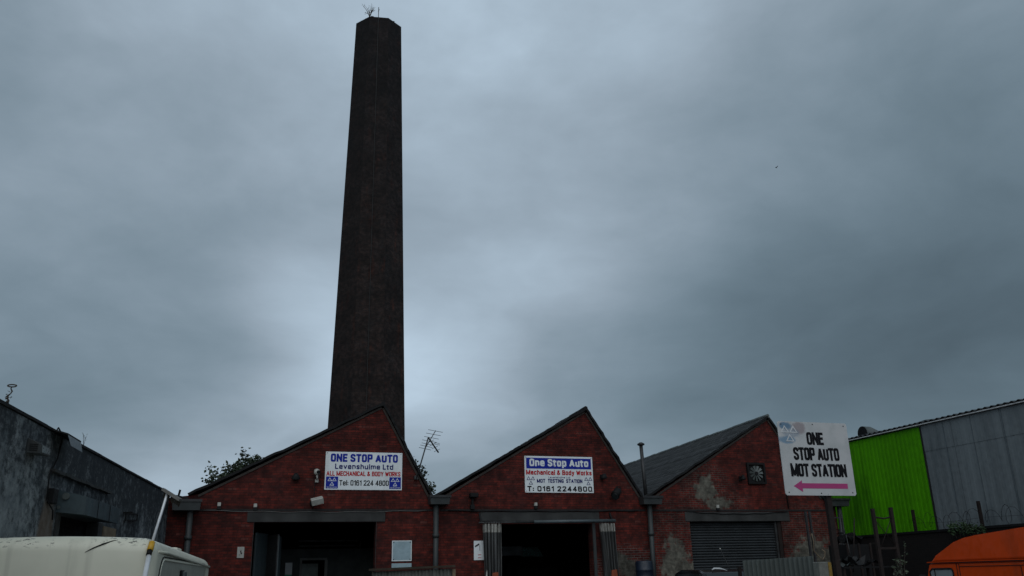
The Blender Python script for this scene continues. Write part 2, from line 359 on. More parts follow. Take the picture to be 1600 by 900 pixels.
# ------------------------------------------------------------------ mesh builder
class MB:
    def __init__(self):
        self.bm = bmesh.new(); self.uv = None; self.smooth = False
    def box(self, x0, x1, y0, y1, z0, z1):
        vs = [self.bm.verts.new(p) for p in ((x0, y0, z0), (x1, y0, z0), (x1, y1, z0), (x0, y1, z0), (x0, y0, z1), (x1, y0, z1), (x1, y1, z1), (x0, y1, z1))]
        for f in ((3, 2, 1, 0), (4, 5, 6, 7), (0, 1, 5, 4), (1, 2, 6, 5), (2, 3, 7, 6), (3, 0, 4, 7)):
            self.bm.faces.new([vs[i] for i in f])
        return self
    def hexa(self, pts):
        """box from 8 points: bottom four counter-clockwise, then the top four"""
        vs = [self.bm.verts.new(p) for p in pts]
        for f in ((3, 2, 1, 0), (4, 5, 6, 7), (0, 1, 5, 4), (1, 2, 6, 5), (2, 3, 7, 6), (3, 0, 4, 7)):
            self.bm.faces.new([vs[i] for i in f])
        return self
    def bar(self, p0, p1, w, h=None, up=(0, 0, 1)):
        """rectangular bar from p0 to p1"""
        h = h or w
        p0, p1 = Vector(p0), Vector(p1); d = (p1 - p0).normalized(); upv = Vector(up)
        if abs(d.dot(upv)) > 0.98: upv = Vector((0, 1, 0))
        s = d.cross(upv).normalized(); t = s.cross(d)
        pts = [p + s * a * w / 2 + t * b * h / 2 for p in (p0, p1) for a, b in ((-1, -1), (1, -1), (1, 1), (-1, 1))]
        return self.hexa(pts)
    def prism(self, pts, a0, a1, axis='y'):
        """2-D outline (u, z) extruded along an axis; the outline may be concave"""
        def P(u, v, a): return {'y': (u, a, v), 'x': (a, u, v), 'z': (u, v, a)}[axis]
        A = [self.bm.verts.new(P(u, v, a0)) for u, v in pts]; B = [self.bm.verts.new(P(u, v, a1)) for u, v in pts]
        n = len(pts)
        self.bm.faces.new(A); self.bm.faces.new(B[::-1])
        for i in range(n):
            self.bm.faces.new((A[i], B[i], B[(i + 1) % n], A[(i + 1) % n]))
        return self
    def path(self, pts, r, n=8, caps=True):
        """round tube through points; r is a number or a list"""
        pts = [Vector(p) for p in pts]; rs = r if isinstance(r, (list, tuple)) else [r] * len(pts)
        rings = []; ref = None
        for i, p in enumerate(pts):
            d = ((pts[min(i + 1, len(pts) - 1)] - pts[max(i - 1, 0)])).normalized()
            if ref is None:
                ref = d.orthogonal().normalized()
            ref = (ref - d * ref.dot(d)).normalized(); t = d.cross(ref)
            rings.append([self.bm.verts.new(p + (ref * math.cos(2 * math.pi * k / n) + t * math.sin(2 * math.pi * k / n)) * rs[i]) for k in range(n)])
        for a, b in zip(rings, rings[1:]):
            for k in range(n):
                f = self.bm.faces.new((a[k], a[(k + 1) % n], b[(k + 1) % n], b[k])); f.smooth = True
        if caps and n > 2:
            self.bm.faces.new(rings[0][::-1]); self.bm.faces.new(rings[-1])
        return self
    def lathe(self, prof, cx=0, cy=0, n=20):
        rings = [[self.bm.verts.new((cx + r * math.cos(2 * math.pi * k / n), cy + r * math.sin(2 * math.pi * k / n), zz)) for k in range(n)] for r, zz in prof]
        for a, b in zip(rings, rings[1:]):
            for k in range(n):
                f = self.bm.faces.new((a[k], a[(k + 1) % n], b[(k + 1) % n], b[k])); f.smooth = True
        self.bm.faces.new(rings[0][::-1]); self.bm.faces.new(rings[-1])
        return self
    def quad(self, pts, uvs=None):
        f = self.bm.faces.new([self.bm.verts.new(p) for p in pts])
        if uvs:
            if self.uv is None: self.uv = self.bm.loops.layers.uv.new('UVMap')
            for l, c in zip(f.loops, uvs): l[self.uv].uv = c
        return f
    def bevel(self, w, seg=2):
        bmesh.ops.bevel(self.bm, geom=self.bm.edges[:], offset=w, segments=seg, profile=0.5, affect='EDGES')
        return self
    def mapuv(self, fn):
        uvl = self.bm.loops.layers.uv.new('UVMap') if self.uv is None else self.uv
        for f in self.bm.faces:
            for l in f.loops: l[uvl].uv = fn(l.vert.co)
        return self
    def xform(self, mat):
        bmesh.ops.transform(self.bm, matrix=mat, verts=self.bm.verts); return self
    def build(self, name, mat, parent=None, local=False, smooth=False):
        if parent is not None and not local:
            o = Vector((0, 0, 0)); p = parent
            while p is not None:
                o += Vector(p.location); p = p.parent
            bmesh.ops.translate(self.bm, vec=-o, verts=self.bm.verts)
        bmesh.ops.recalc_face_normals(self.bm, faces=self.bm.faces)
        me = bpy.data.meshes.new(name); self.bm.to_mesh(me); self.bm.free()
        for mm in (mat if isinstance(mat, (list, tuple)) else [mat]): me.materials.append(mm)
        if smooth:
            for p in me.polygons: p.use_smooth = True
        ob = bpy.data.objects.new(name, me); C.objects.link(ob)
        if parent is not None: ob.parent = parent
        return ob

def tag(o, label=None, cat=None, group=None, kind=None):
    if label: o['label'] = label
    if cat: o['category'] = cat
    if group: o['group'] = group
    if kind: o['kind'] = kind
    return o

def thing(name, label, cat, loc=(0, 0, 0), rotz=0.0, group=None):
    o = bpy.data.objects.new(name, None); C.objects.link(o)
    o.location = loc; o.rotation_euler = (0, 0, rotz); o.empty_display_size = 0.3
    return tag(o, label, cat, group)

def copy_thing(o, loc, label):
    c = o.copy(); C.objects.link(c); c.location = loc; c['label'] = label
    for ch in list(o.children):
        k = ch.copy(); C.objects.link(k); k.parent = c
        for g in list(ch.children):
            h = g.copy(); C.objects.link(h); h.parent = k
    return c

# ------------------------------------------------------------------ sign writer's block letters: strokes in a unit-high box
def _o(w, b=0.0, t=1.0): return ('c', [(w * .5, t), (w * .05, t), (0, t - .22 * (t - b)), (0, (t + b) / 2), (0, b + .22 * (t - b)), (w * .05, b), (w * .5, b), (w * .95, b), (w, b + .22 * (t - b)), (w, (t + b) / 2), (w, t - .22 * (t - b)), (w * .95, t)])
def _s(w, t=1.0): return ('s', [(w * .98, .72 * t), (w, .92 * t), (w * .70, t), (w * .30, t), (0, .90 * t), (0, .66 * t), (w * .25, .55 * t), (w * .75, .45 * t), (w, .34 * t), (w, .10 * t), (w * .70, 0), (w * .30, 0), (0, .08 * t), (w * .02, .28 * t)])
def _bowl(w, z0, z1, x0=0.0): return ('s', [(x0, z1), (w * .6, z1), (w * .95, z1), (w, z1 - .1 * (z1 - z0)), (w, z0 + .1 * (z1 - z0)), (w * .95, z0), (w * .6, z0), (x0, z0)])
def _arch(w, x0=0.0, X=.72): return ('s', [(x0, X * .6), (x0, X * .9), (x0 + w * .3, X), (x0 + w * .7, X), (x0 + w, X * .9), (x0 + w, X * .5), (x0 + w, 0)])
def _p(*pts): return ('p', list(pts))
_w = .46; _x = .72; _lw = .40
GLYPH = {
 'A': (.54, [_p((0, 0), (.27, 1), (.54, 0)), _p((.11, .27), (.43, .27))]),
 'B': (_w, [_p((0, 0), (0, 1)), _bowl(_w * .94, .53, 1), _bowl(_w, 0, .53)]),
 'C': (_w, [('s', [(_w, .70), (_w, .95), (_w * .8, 1), (_w * .2, 1), (0, .92), (0, .5), (0, .08), (_w * .2, 0), (_w * .8, 0), (_w, .05), (_w, .30)])]),
 'D': (_w, [_p((0, 0), (0, 1)), _bowl(_w, 0, 1)]),
 'E': (.38, [_p((.38, 1), (0, 1), (0, 0), (.38, 0)), _p((0, .52), (.33, .52))]),
 'G': (_w, [('s', [(_w, .72), (_w, .95), (_w * .8, 1), (_w * .2, 1), (0, .92), (0, .5), (0, .08), (_w * .2, 0), (_w * .8, 0), (_w, .08), (_w, .45)]), _p((_w * .55, .45), (_w, .45))]),
 'H': (_w, [_p((0, 0), (0, 1)), _p((_w, 0), (_w, 1)), _p((0, .52), (_w, .52))]),
 'I': (0, [_p((0, 0), (0, 1))]),
 'K': (_w, [_p((0, 0), (0, 1)), _p((_w, 1), (.02, .45)), _p((.15, .58), (_w, 0))]),
 'L': (.36, [_p((0, 1), (0, 0), (.36, 0))]),
 'M': (.74, [_p((0, 0), (0, 1), (.37, .0), (.74, 1), (.74, 0))]),
 'N': (.52, [_p((0, 0), (0, 1), (.52, 0), (.52, 1))]),
 'O': (_w, [_o(_w)]), '0': (.44, [_o(.44)]),
 'P': (_w, [_p((0, 0), (0, 1)), _bowl(_w, .44, 1)]),
 'R': (_w, [_p((0, 0), (0, 1)), _bowl(_w, .47, 1), _p((_w * .5, .47), (_w, 0))]),
 'S': (_w, [_s(_w)]),
 'T': (_w, [_p((0, 1), (_w, 1)), _p((_w / 2, 1), (_w / 2, 0))]),
 'U': (_w, [('s', [(0, 1), (0, .4), (0, .08), (_w * .2, 0), (_w * .8, 0), (_w, .08), (_w, .4), (_w, 1)])]),
 'W': (.74, [_p((0, 1), (.19, 0), (.37, .9), (.55, 0), (.74, 1))]),
 'Y': (.50, [_p((0, 1), (.25, .45), (.50, 1)), _p((.25, .45), (.25, 0))]),
 '&': (.56, [('s', [(.56, 0), (.14, .62), (.08, .9), (.2, 1), (.34, .97), (.38, .75), (.1, .5), (0, .3), (0, .06), (.18, 0), (.40, .05), (.54, .45)])]),
 '1': (.20, [_p((0, .78), (.20, 1), (.20, 0))]),
 '2': (.42, [('s', [(0, .72), (0, .95), (.12, 1), (.32, 1), (.42, .9), (.42, .65), (.2, .3), (0, 0)]), _p((0, 0), (.42, 0))]),
 '4': (.46, [_p((.34, 0), (.34, 1), (0, .25), (.46, .25))]),
 '6': (.44, [_o(.44, 0, .60), ('s', [(.42, .80), (.42, .95), (.30, 1), (.14, 1), (0, .9), (0, .6), (0, .3)])]),
 '8': (.44, [_o(.44, 0, .54), _o(.42, .54, 1)]),
 ':': (0, [_p((0, .10), (0, .12)), _p((0, .58), (0, .60))]),
 'a': (_lw, [_p((_lw, 0), (_lw, .5)), ('s', [(.03, .58), (.05, .72), (.2, .72), (.36, .72), (_lw, .6), (_lw, .45)]), _o(_lw, 0, .42)]),
 'c': (_lw, [('s', [(_lw, .5), (_lw, .70), (.2, .72), (0, .68), (0, .36), (0, .04), (.2, 0), (_lw, .02), (_lw, .22)])]),
 'd': (_lw, [_o(_lw, 0, _x), _p((_lw, 0), (_lw, 1))]),
 'e': (_lw, [_p((0, .36), (_lw, .36)), ('s', [(_lw, .36), (_lw, .68), (.2, .73), (0, .68), (0, .36), (0, .04), (.2, 0), (_lw, .0), (_lw, .16)])]),
 'h': (_lw, [_p((0, 0), (0, 1)), _arch(_lw)]),
 'i': (0, [_p((0, 0), (0, _x)), _p((0, .95), (0, .97))]),
 'k': (_lw, [_p((0, 0), (0, 1)), _p((_lw, _x), (.02, .32)), _p((.12, .42), (_lw, 0))]),
 'l': (0, [_p((0, 0), (0, 1))]),
 'm': (.66, [_p((0, 0), (0, _x)), _arch(.33), _arch(.33, .33)]),
 'n': (_lw, [_p((0, 0), (0, _x)), _arch(_lw)]),
 'o': (_lw, [_o(_lw, 0, _x)]),
 'p': (_lw, [_o(_lw, 0, _x), _p((0, _x), (0, -.26))]),
 'r': (.24, [_p((0, 0), (0, _x)), ('s', [(0, .45), (.02, .70), (.14, .72), (.24, .72)])]),
 's': (.36, [_s(.36, _x)]),
 't': (.22, [('s', [(.06, 1), (.06, .3), (.06, .0), (.14, 0), (.24, 0)]), _p((-.05, _x), (.24, _x))]),
 'u': (_lw, [('s', [(0, _x), (0, .3), (0, .04), (.12, 0), (.28, 0), (_lw, .1), (_lw, .4)]), _p((_lw, 0), (_lw, _x))]),
 'v': (.42, [_p((0, _x), (.21, 0), (.42, _x))]),
 'y': (.42, [_p((0, _x), (.21, .02)), _p((.42, _x), (.15, -.26), (.02, -.26))]),
}
def _chaikin(p, closed, it=3):
    for _ in range(it):
        q = []
        n = len(p)
        rng = range(n) if closed else range(n - 1)
        if not closed: q.append(p[0])
        for i in rng:
            a, b = p[i], p[(i + 1) % n]
            q += [(a[0] * .75 + b[0] * .25, a[1] * .75 + b[1] * .25), (a[0] * .25 + b[0] * .75, a[1] * .25 + b[1] * .75)]
        if not closed: q.append(p[-1])
        p = q
    return p
def lettering(text, x0, x1, z0, z1, y, mat, parent, wt=0.15, gap=0.20, word=0.34, depth=0.003):
    """block letters of stroke weight wt (of the cap height) filling x0..x1, z0..z1 on a board that faces -Y"""
    cur = 0.0; strokes = []; lo = min(0.0, min((-.26 if c in 'py' else 0) for c in text))
    for c in text:
        if c == ' ': cur += word; continue
        w, st = GLYPH[c]
        for kind, pts in st: strokes.append((kind, [(cur + px, pz) for px, pz in pts]))
        cur += w + wt + gap * .5
    width = cur - wt - gap * .5
    H = (z1 - z0) / (1 - lo + 0.0); t = wt * H
    sx = (x1 - x0 - t) / width; cap = H - t
    vs, fs = [], []; lay = [0]
    def emit(poly):
        yy = y - depth - 0.00004 * (lay[0] % 24); lay[0] += 1
        o = len(vs); vs.extend((a, yy, b) for a, b in poly); fs.append(tuple(range(o, o + len(poly))))
    for kind, pts in strokes:
        P = [(x0 + t / 2 + a * sx, z0 + t / 2 - lo * H + b * cap) for a, b in pts]
        if kind == 'p':
            for a, b in zip(P, P[1:]):
                L = math.hypot(b[0] - a[0], b[1] - a[1]) or 1e-6; dx, dz = (b[0] - a[0]) / L, (b[1] - a[1]) / L
                # free ends run half a stroke on, so corners and feet come out square
                ea = t / 2 if a == P[0] or abs(dx) < .1 or abs(dz) < .1 else t * .12; eb = t / 2 if b == P[-1] or abs(dx) < .1 or abs(dz) < .1 else t * .12
                if abs(dx) > .1 and abs(dz) > .1: ea = min(ea, t * .3); eb = min(eb, t * .3)
                A = (a[0] - dx * ea, a[1] - dz * ea); B = (b[0] + dx * eb, b[1] + dz * eb); nx, nz = -dz * t / 2, dx * t / 2
                emit([(A[0] + nx, A[1] + nz), (A[0] - nx, A[1] - nz), (B[0] - nx, B[1] - nz), (B[0] + nx, B[1] + nz)])
        else:
            cl = kind == 'c'; Q = _chaikin(P, cl); n = len(Q); L_, R_ = [], []
            for i in range(n):
                a = Q[i - 1] if (cl or i > 0) else Q[0]; b = Q[(i + 1) % n] if (cl or i < n - 1) else Q[-1]
                d = math.hypot(b[0] - a[0], b[1] - a[1]) or 1e-6; nx, nz = -(b[1] - a[1]) / d * t / 2, (b[0] - a[0]) / d * t / 2
                L_.append((Q[i][0] + nx, Q[i][1] + nz)); R_.append((Q[i][0] - nx, Q[i][1] - nz))
            for i in range(n if cl else n - 1):
                j = (i + 1) % n; emit([L_[i], R_[i], R_[j], L_[j]])
    me = bpy.data.meshes.new('lettering'); me.from_pydata(vs, [], fs); me.materials.append(mat)
    ob = bpy.data.objects.new('lettering', me); C.objects.link(ob); ob.parent = parent
    return ob

rnd = random.Random(7)

# ------------------------------------------------------------------ ground
g = MB(); g.quad([(-700, -700, 0), (700, -700, 0), (700, 700, 0), (-700, 700, 0)])
tag(g.build('ground', M['asphalt']), kind='structure')

# ------------------------------------------------------------------ the three gabled brick workshops
D, SK, DEPTH = 27.5, 0.085, 30.0
VAL = [-0.72, 6.80, 14.30, 22.15]
ZV, ZL0, ZL1 = 4.10, 3.315, 3.61

def gable(k, mat, pk, door, rake, label):
    """k: bay; pk: (x, z) of the peak; door: (x0, x1, ztop); rake = (left foot x, right foot x)"""
    x0, x1 = VAL[k], VAL[k + 1]
    t = thing('brick_workshop', label, 'building', (x0, D, 0), 0, 'gabled brick workshops')
    e = 0.004
    lx, rx = rake
    dx0, dx1, dz = door
    xw = x0 + e if k else x0 - 0.8
    pts = [(xw, 0), (dx0, 0), (dx0, dz), (dx1, dz), (dx1, 0), (x1 - e, 0), (x1 - e, ZV), (rx, ZV + 0.02)]
    pts += [pk, (lx, ZV + 0.02), (xw, ZV - (0 if k else .12))]
    MB().prism(pts, D, D + 0.34).build('front_wall', mat, t)
    def skew(p, y): return p[0] + SK * (y - D)
    # roof: long slope to the left, short steep slope to the right, running back
    def slab(p, q, yo, name, flip):
        m = MB(); th = 0.07
        L = math.hypot(q[0] - p[0], q[1] - p[1]); nx, nz = -(q[1] - p[1]) / L, (q[0] - p[0]) / L
        if nz < 0: nx, nz = -nx, -nz
        y0, y1 = D - yo, D + DEPTH
        n = 26
        # wavering front edge and a slightly sagging, uneven surface
        rows = []
        for i in range(n + 1):
            s = i / n
            bx, bz = p[0] + (q[0] - p[0]) * s, p[1] + (q[1] - p[1]) * s
            wv = 0.010 * math.sin(i * 1.9 + k) + rnd.uniform(-0.016, 0.016)
            rows.append((bx + nx * wv * 0.8, bz + nz * wv * 0.8, s * L, rnd.uniform(-0.025, 0.025)))
        for a, b in zip(rows, rows[1:]):
            for h, inv in ((th, False), (0.0, True)):
                P = []
                for (bx, bz, sl, jy) in (a, b):
                    P.append(((bx + nx * h, y0 + jy, bz + nz * h), (sl, 0)))
                for (bx, bz, sl, jy) in (b, a):
                    P.append(((bx + nx * h + SK * DEPTH, y1, bz + nz * h), (sl, DEPTH)))
                m.quad([c for c, _ in P], [(v, u) for _, (u, v) in P])
            (ax, az_, asl, aj), (bx, bz, bsl, bj) = a, b
            m.quad([(ax, y0 + aj, az_), (bx, y0 + bj, bz), (bx + nx * th, y0 + bj, bz + nz * th), (ax + nx * th, y0 + aj, az_ + nz * th)], [(0, asl), (0, bsl), (0.06, bsl), (0.06, asl)]).material_index = 1
        return m.build(name, [M['slate'], M['black']], t)
    r1 = slab((lx - 0.28, ZV - 0.02 + 0.0), (pk[0], pk[1] + 0.02), 0.10, 'roof', False)
    slab((pk[0], pk[1] + 0.02), (rx + 0.12, ZV - 0.10), 0.10, 'roof', True)
    # ridge tiles
    rm = MB()
    yy = D - 0.10
    while yy < D + DEPTH:
        L = 0.45; j = rnd.uniform(-0.012, 0.012)
        c0 = Vector((pk[0] + SK * (yy - D), yy, pk[1] + 0.07 + j)); c1 = Vector((pk[0] + SK * (yy + L - D), yy + L - 0.012, pk[1] + 0.07 + j))
        rm.path([c0, c1], 0.075, 8); yy += L
    rm.build('ridge_tiles', M['galv'] if k == 2 else M['black'], r1)  # third ridge gets a paler colour to stand for its highlight
    # mortar verge under the slates
    vm_ = MB()
    for (p, q) in (((lx - 0.02, ZV + 0.0), pk), (pk, (rx + 0.02, ZV + 0.0))):
        dd = Vector((q[0] - p[0], 0, q[1] - p[1])).normalized(); nn = Vector((-dd.z, 0, dd.x)); nn = nn if nn.z > 0 else -nn
        A = Vector((p[0], 0, p[1])); B = Vector((q[0], 0, q[1]))
        o0, o1 = -0.062, 0.004
        P = [A + nn * o0, B + nn * o0, B + nn * o1, A + nn * o1]
        y0, y1 = D - 0.028, D - 0.002
        vm_.hexa([(P[0].x, y0, P[0].z), (P[1].x, y0, P[1].z), (P[1].x, y1, P[1].z), (P[0].x, y1, P[0].z),
                  (P[3].x, y0, P[3].z), (P[2].x, y0, P[2].z), (P[2].x, y1, P[2].z), (P[3].x, y1, P[3].z)])
    vm_.build('verge_trim', M['verge'], t)
    # a dark string course where the gable begins
    MB().box(x0 + 0.1, x1 - 0.1, D - 0.02, D - 0.001, 3.64, 3.70).build('string_course', M['brick_inner'], t)
    # side and back walls
    for wx in ((x0 + 0.01, x0 + 0.2), (x1 - 0.2, x1 - 0.01)):
        a, b = wx; y0, y1 = D + 0.345, D + DEPTH - 0.2
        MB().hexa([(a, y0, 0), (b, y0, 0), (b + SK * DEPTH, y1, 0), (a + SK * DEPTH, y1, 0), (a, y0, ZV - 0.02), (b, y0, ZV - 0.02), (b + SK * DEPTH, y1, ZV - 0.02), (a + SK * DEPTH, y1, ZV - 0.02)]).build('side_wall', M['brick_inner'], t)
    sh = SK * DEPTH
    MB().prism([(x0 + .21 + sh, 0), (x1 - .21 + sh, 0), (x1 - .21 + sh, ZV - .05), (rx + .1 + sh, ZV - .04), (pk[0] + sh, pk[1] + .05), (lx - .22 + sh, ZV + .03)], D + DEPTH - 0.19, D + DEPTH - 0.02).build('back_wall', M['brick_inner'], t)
    return t

w1 = gable(0, M['brick_a'], (4.98, 6.95), (1.21, 4.865, ZL0), (-0.42, 6.52), 'red brick gabled workshop with the widest open doorway and broken pale notices beside it')
w2 = gable(1, M['brick_b'], (12.12, 7.06), (8.90, 12.15, 3.24), (7.02, 14.02), 'middle red brick workshop whose open doorway has plastic curtains tied back')
w3 = gable(2, M['brick_c'], (19.58, 7.05), (15.90, 19.68, ZL0), (14.52, 21.55), 'red brick workshop with closed roller shutter, pale worn patches and slate roof in view')
w1['label'] = 'red brick gabled workshop with uncurtained open doorway, next to the sooty rendered wall'

def lintel(t, x0, x1, z0=3.30, z1=3.615):
    MB().box(x0, x1, D - 0.03, D + 0.12, z0, z1).bevel(0.012, 1).build('lintel', M['concrete'], t)
lintel(w1, 1.00, 5.14, 3.318); lintel(w2, 8.24, 12.44, 3.318); lintel(w3, 15.73, 20.05, 3.29)
# pale chipped paint edges of the door reveals
for t, x0, x1, zt in ((w1, 1.21, 4.865, 3.31),):
    for xx in (x0, x1):
        MB().box(xx - 0.006, xx + 0.006, D - 0.008, D + 0.01, 0, zt).build('door_edge', M['concrete'], t)
MB().box(12.16, 12.26, D - 0.05, D + 0.05, 0, 3.25).build('door_post', M['hopper'], w2)
MB().box(8.85, 8.90, D - 0.03, D + 0.05, 0, 3.25).build('door_post', M['galv'], w2)

# roller shutter of the third workshop
sm = MB(); zz0 = 1.42; prof = []
n = int((3.32 - 0.02) / 0.09) + 1
rs = []
for i in range(n):
    zb = 0.02 + i * 0.09
    rs += [(D + 0.20, zb), (D + 0.165, zb + 0.02), (D + 0.160, zb + 0.05), (D + 0.175, zb + 0.075)]
rs.append((D + 0.20, 0.02 + n * 0.09))
for (a, b) in zip(rs, rs[1:]):
    sm.quad([(15.97, a[0], a[1]), (19.45, a[0], a[1]), (19.45, b[0], b[1]), (15.97, b[0], b[1])])
sh = sm.build('roller_shutter', M['shutter'], w3)
MB().box(19.45, 19.53, D + 0.10, D + 0.22, 0, 3.31).build('shutter_guide', M['steel'], w3)
MB().box(15.905, 15.97, D + 0.12, D + 0.24, 0, 3.31).build('shutter_guide', M['dark_metal'], w3)
MB().box(19.535, 19.675, D + 0.05, D + 0.3, 0, 3.31).build('timber_jamb', M['rust'], w3)

# extractor fan
f = thing('extractor_fan', 'square extractor fan with round blades high on the gable above the shutter', 'fan', (18.82, D, 4.985))
fm = MB(); a = 0.38
for q in ((-a, a, -a, -a + .07), (-a, a, a - .07, a), (-a, -a + .07, -a + .07, a - .07), (a - .07, a, -a + .07, a - .07)):
    fm.box(18.82 + q[0], 18.82 + q[1], D - 0.09, D - 0.001, 4.985 + q[2], 4.985 + q[3])
fm.build('frame', M['black'], f)
MB().box(18.82 - .31, 18.82 + .31, D - 0.02, D - 0.002, 4.985 - .31, 4.985 + .31).build('back_plate', M['black'], f)
bmh = MB()
for i in range(11):
    an = 2 * math.pi * i / 11 + 0.1
    def rp(r, da, y): return (18.82 + r * math.cos(an + da), y, 4.985 + r * math.sin(an + da))
    p = [rp(.07, -.3, D - .05), rp(.285, -.16, D - .065), rp(.285, .16, D - .035), rp(.07, .3, D - .04)]
    bmh.hexa(p + [(q[0], q[1] - 0.004, q[2]) for q in p])
bmh.build('blades', M['galv'], f)
hb = MB().path([(18.82, D - 0.075, 4.985), (18.82, D - 0.03, 4.985)], 0.07, 12).build('hub', M['black'], f)

# inside the left workshop: a partition with an inner office, folded door leaves
for i, (xa, xb, ya, yb, zt) in enumerate(((1.30, 1.70, 27.95, 28.7, 3.05), (1.70, 1.98, 28.7, 28.0, 3.0), (1.98, 2.12, 28.0, 28.9, 2.95))):
    d_ = Vector((xb - xa, yb - ya, 0)).normalized(); n_ = Vector((-d_.y, d_.x, 0)) * 0.03
    P = [Vector((xa, ya, 0)) - n_, Vector((xb, yb, 0)) - n_, Vector((xb, yb, 0)) + n_, Vector((xa, ya, 0)) + n_]
    MB().hexa([tuple(p + Vector((0, 0, .05))) for p in P] + [tuple(p + Vector((0, 0, zt))) for p in P]).bevel(0.008, 1).build('folding_door_leaf', M['dark_metal'] if i % 2 else M['teal_shutter'], w1)
part = MB()
PY = 33.0
def pbox(m, x0, x1, z0, z1, y0=PY, y1=PY + .08): m.box(x0, x1, y0, y1, z0, z1)
pm_ = MB(); pbox(pm_, 1.6, 3.15, 0, 2.72); pbox(pm_, 4.05, 7.2, 0, 2.72); pbox(pm_, 3.15, 4.05, 2.35, 2.72)
pm_.build('partition', plain('dark_partition', (0.075, 0.088, 0.088), 0.8, var=0.3), w1)
fr = MB(); pbox(fr, 3.12, 4.08, 2.33, 2.41, PY - .05, PY - .002); pbox(fr, 4.0, 4.10, 0, 2.33, PY - .05, PY - .002); pbox(fr, 3.12, 3.2, 0, 2.33, PY - .05, PY - .002)
fr.build('inner_door_frame', plain('pale_frame', (0.24, 0.25, 0.24), 0.7), w1)
MB().box(3.25, 3.95, PY + 1.5, PY + 1.55, 1.2, 2.25).build('inner_window', plain('dim_inner_window', (0.30, 0.36, 0.33), 0.4), w1)
for zz_ in (2.78, 2.95):
    MB().box(3.0, 5.1, PY - 0.6, PY - 0.52, zz_, zz_ + 0.05).build('beam', M['steel'], w1)
nt = thing('paper_notice', 'pale paper notice with green foot inside the uncurtained doorway', 'notice', (2.78, 32.9, 0))
MB().box(2.62, 2.86, 32.93, 32.985, 1.86, 2.26).build('sheet', M['sign_white'], nt)
MB().box(2.62, 2.86, 32.925, 32.93, 1.62, 1.86).build('green_foot', plain('green_print', (0.06, 0.38, 0.26), 0.5), nt)

# inside the middle workshop: dark lorry on the ramp
v = thing('workshop_van', 'dark van with a windscreen coloured as teal sky reflection deep inside the curtained doorway', 'van', (12.9, 37.0, 0.75))
MB().prism([(34.9, 1.2), (34.9, 1.95), (35.5, 2.3), (36.1, 2.88), (36.4, 3.0), (40, 3.0), (40, 1.2)], 12.0, 13.8, 'x').bevel(0.05, 2).build('body', M['black'], v)
MB().hexa([(12.42, 35.50, 2.38), (13.40, 35.50, 2.38), (13.40, 35.54, 2.38), (12.42, 35.54, 2.38), (12.50, 35.94, 2.78), (13.32, 35.94, 2.78), (13.32, 35.98, 2.78), (12.50, 35.98, 2.78)]).build('windscreen', plain('teal_sky_reflection', (0.45, 0.80, 0.78), 0.25, 0.3), v)  # teal base colour stands in for sky reflected in the glass
for xx in (11.97, 13.61):
    for yy in (35.7, 39.2):
        MB().path([(xx, yy, 1.13), (xx + .22, yy, 1.13)], 0.36, 18).build('wheel', M['black'], v)
v = thing('vehicle_lift', 'dark four-post lift holding the van inside the curtained doorway', 'lift', (12.9, 37.0, 0))
for xx in (11.7, 14.1):
    for yy in (35.2, 39.8): MB().box(xx - .08, xx + .08, yy - .08, yy + .08, 0, 2.1).build('post', M['black'], v)
for xx in (12.08, 13.72): MB().box(xx - .2, xx + .2, 35.0, 40.0, .68, .765).build('runway', M['black'], v)
for yy in (35.2, 39.8): MB().box(11.78, 14.02, yy - .08, yy + .08, .56, .675).build('crossbeam', M['black'], v)
MB().box(9.4, 11.9, 33.9, 33.98, 2.40, 2.75).build('roller_door_box', plain('grey_door_box', (0.16, 0.19, 0.20), 0.6, var=0.3), w2)

# ------------------------------------------------------------------ rainwater hoppers and pipes in the valleys
def drain(xc, w, ztop, zbot, label, px=None):
    t = thing('drainpipe', label, 'drainpipe', (xc, D - 0.2, 0), 0, 'drainpipes between the workshop gables')
    h = MB()
    x0, x1 = xc - w / 2, xc + w / 2
    h.hexa([(x0 + .03, D - .38, zbot), (x1 - .03, D - .38, zbot), (x1 - .03, D - .03, zbot), (x0 + .03, D - .03, zbot), (x0, D - .40, ztop), (x1, D - .40, ztop), (x1, D - .03, ztop), (x0, D - .03, ztop)])
    hp = h.build('hopper', M['hopper'], t)
    MB().box(x0 - .025, x1 + .025, D - .43, D - .40, ztop - .045, ztop + .03).build('hopper_rim', M['dark_metal'], hp)
    px = xc if px is None else px
    MB().path([(px, D - .20, zbot + .02), (px, D - .15, 0.05)], 0.085, 12).build('pipe', M['hopper'], t)
    for zc in (2.88, 1.1):
        MB().path([(px, D - .185, zc - .06), (px, D - .185, zc + .06)], 0.108, 12).build('collar', M['hopper'], t)
    return t
drain(-0.72, 0.80, 3.92, 3.64, 'grey drainpipe under the hopper in the corner by the sooty wall', -0.60)
drain(6.81, 0.66, 4.08, 3.83, 'grey drainpipe with box hopper between the two signed gables', 6.72)
drain(14.32, 0.74, 4.10, 3.85, 'grey drainpipe with box hopper under the metal flue', 14.27)
drain(22.1, 0.80, 4.05, 3.80, 'grey drainpipe with box hopper beside the lime green shed', 22.15)

# broken gutter scraps on the left hopper
t = thing('broken_bracket', 'black broken gutter bracket sticking up from the corner hopper', 'bracket', (-0.9, D - .3, 3.95))
MB().bar((-0.98, D - .3, 3.93), (-0.93, D - .3, 4.22), 0.06, 0.04).build('upright', M['black'], t)
MB().bar((-1.10, D - .32, 4.06), (-0.68, D - .32, 3.97), 0.07, 0.05).build('crossbar', M['black'], t)

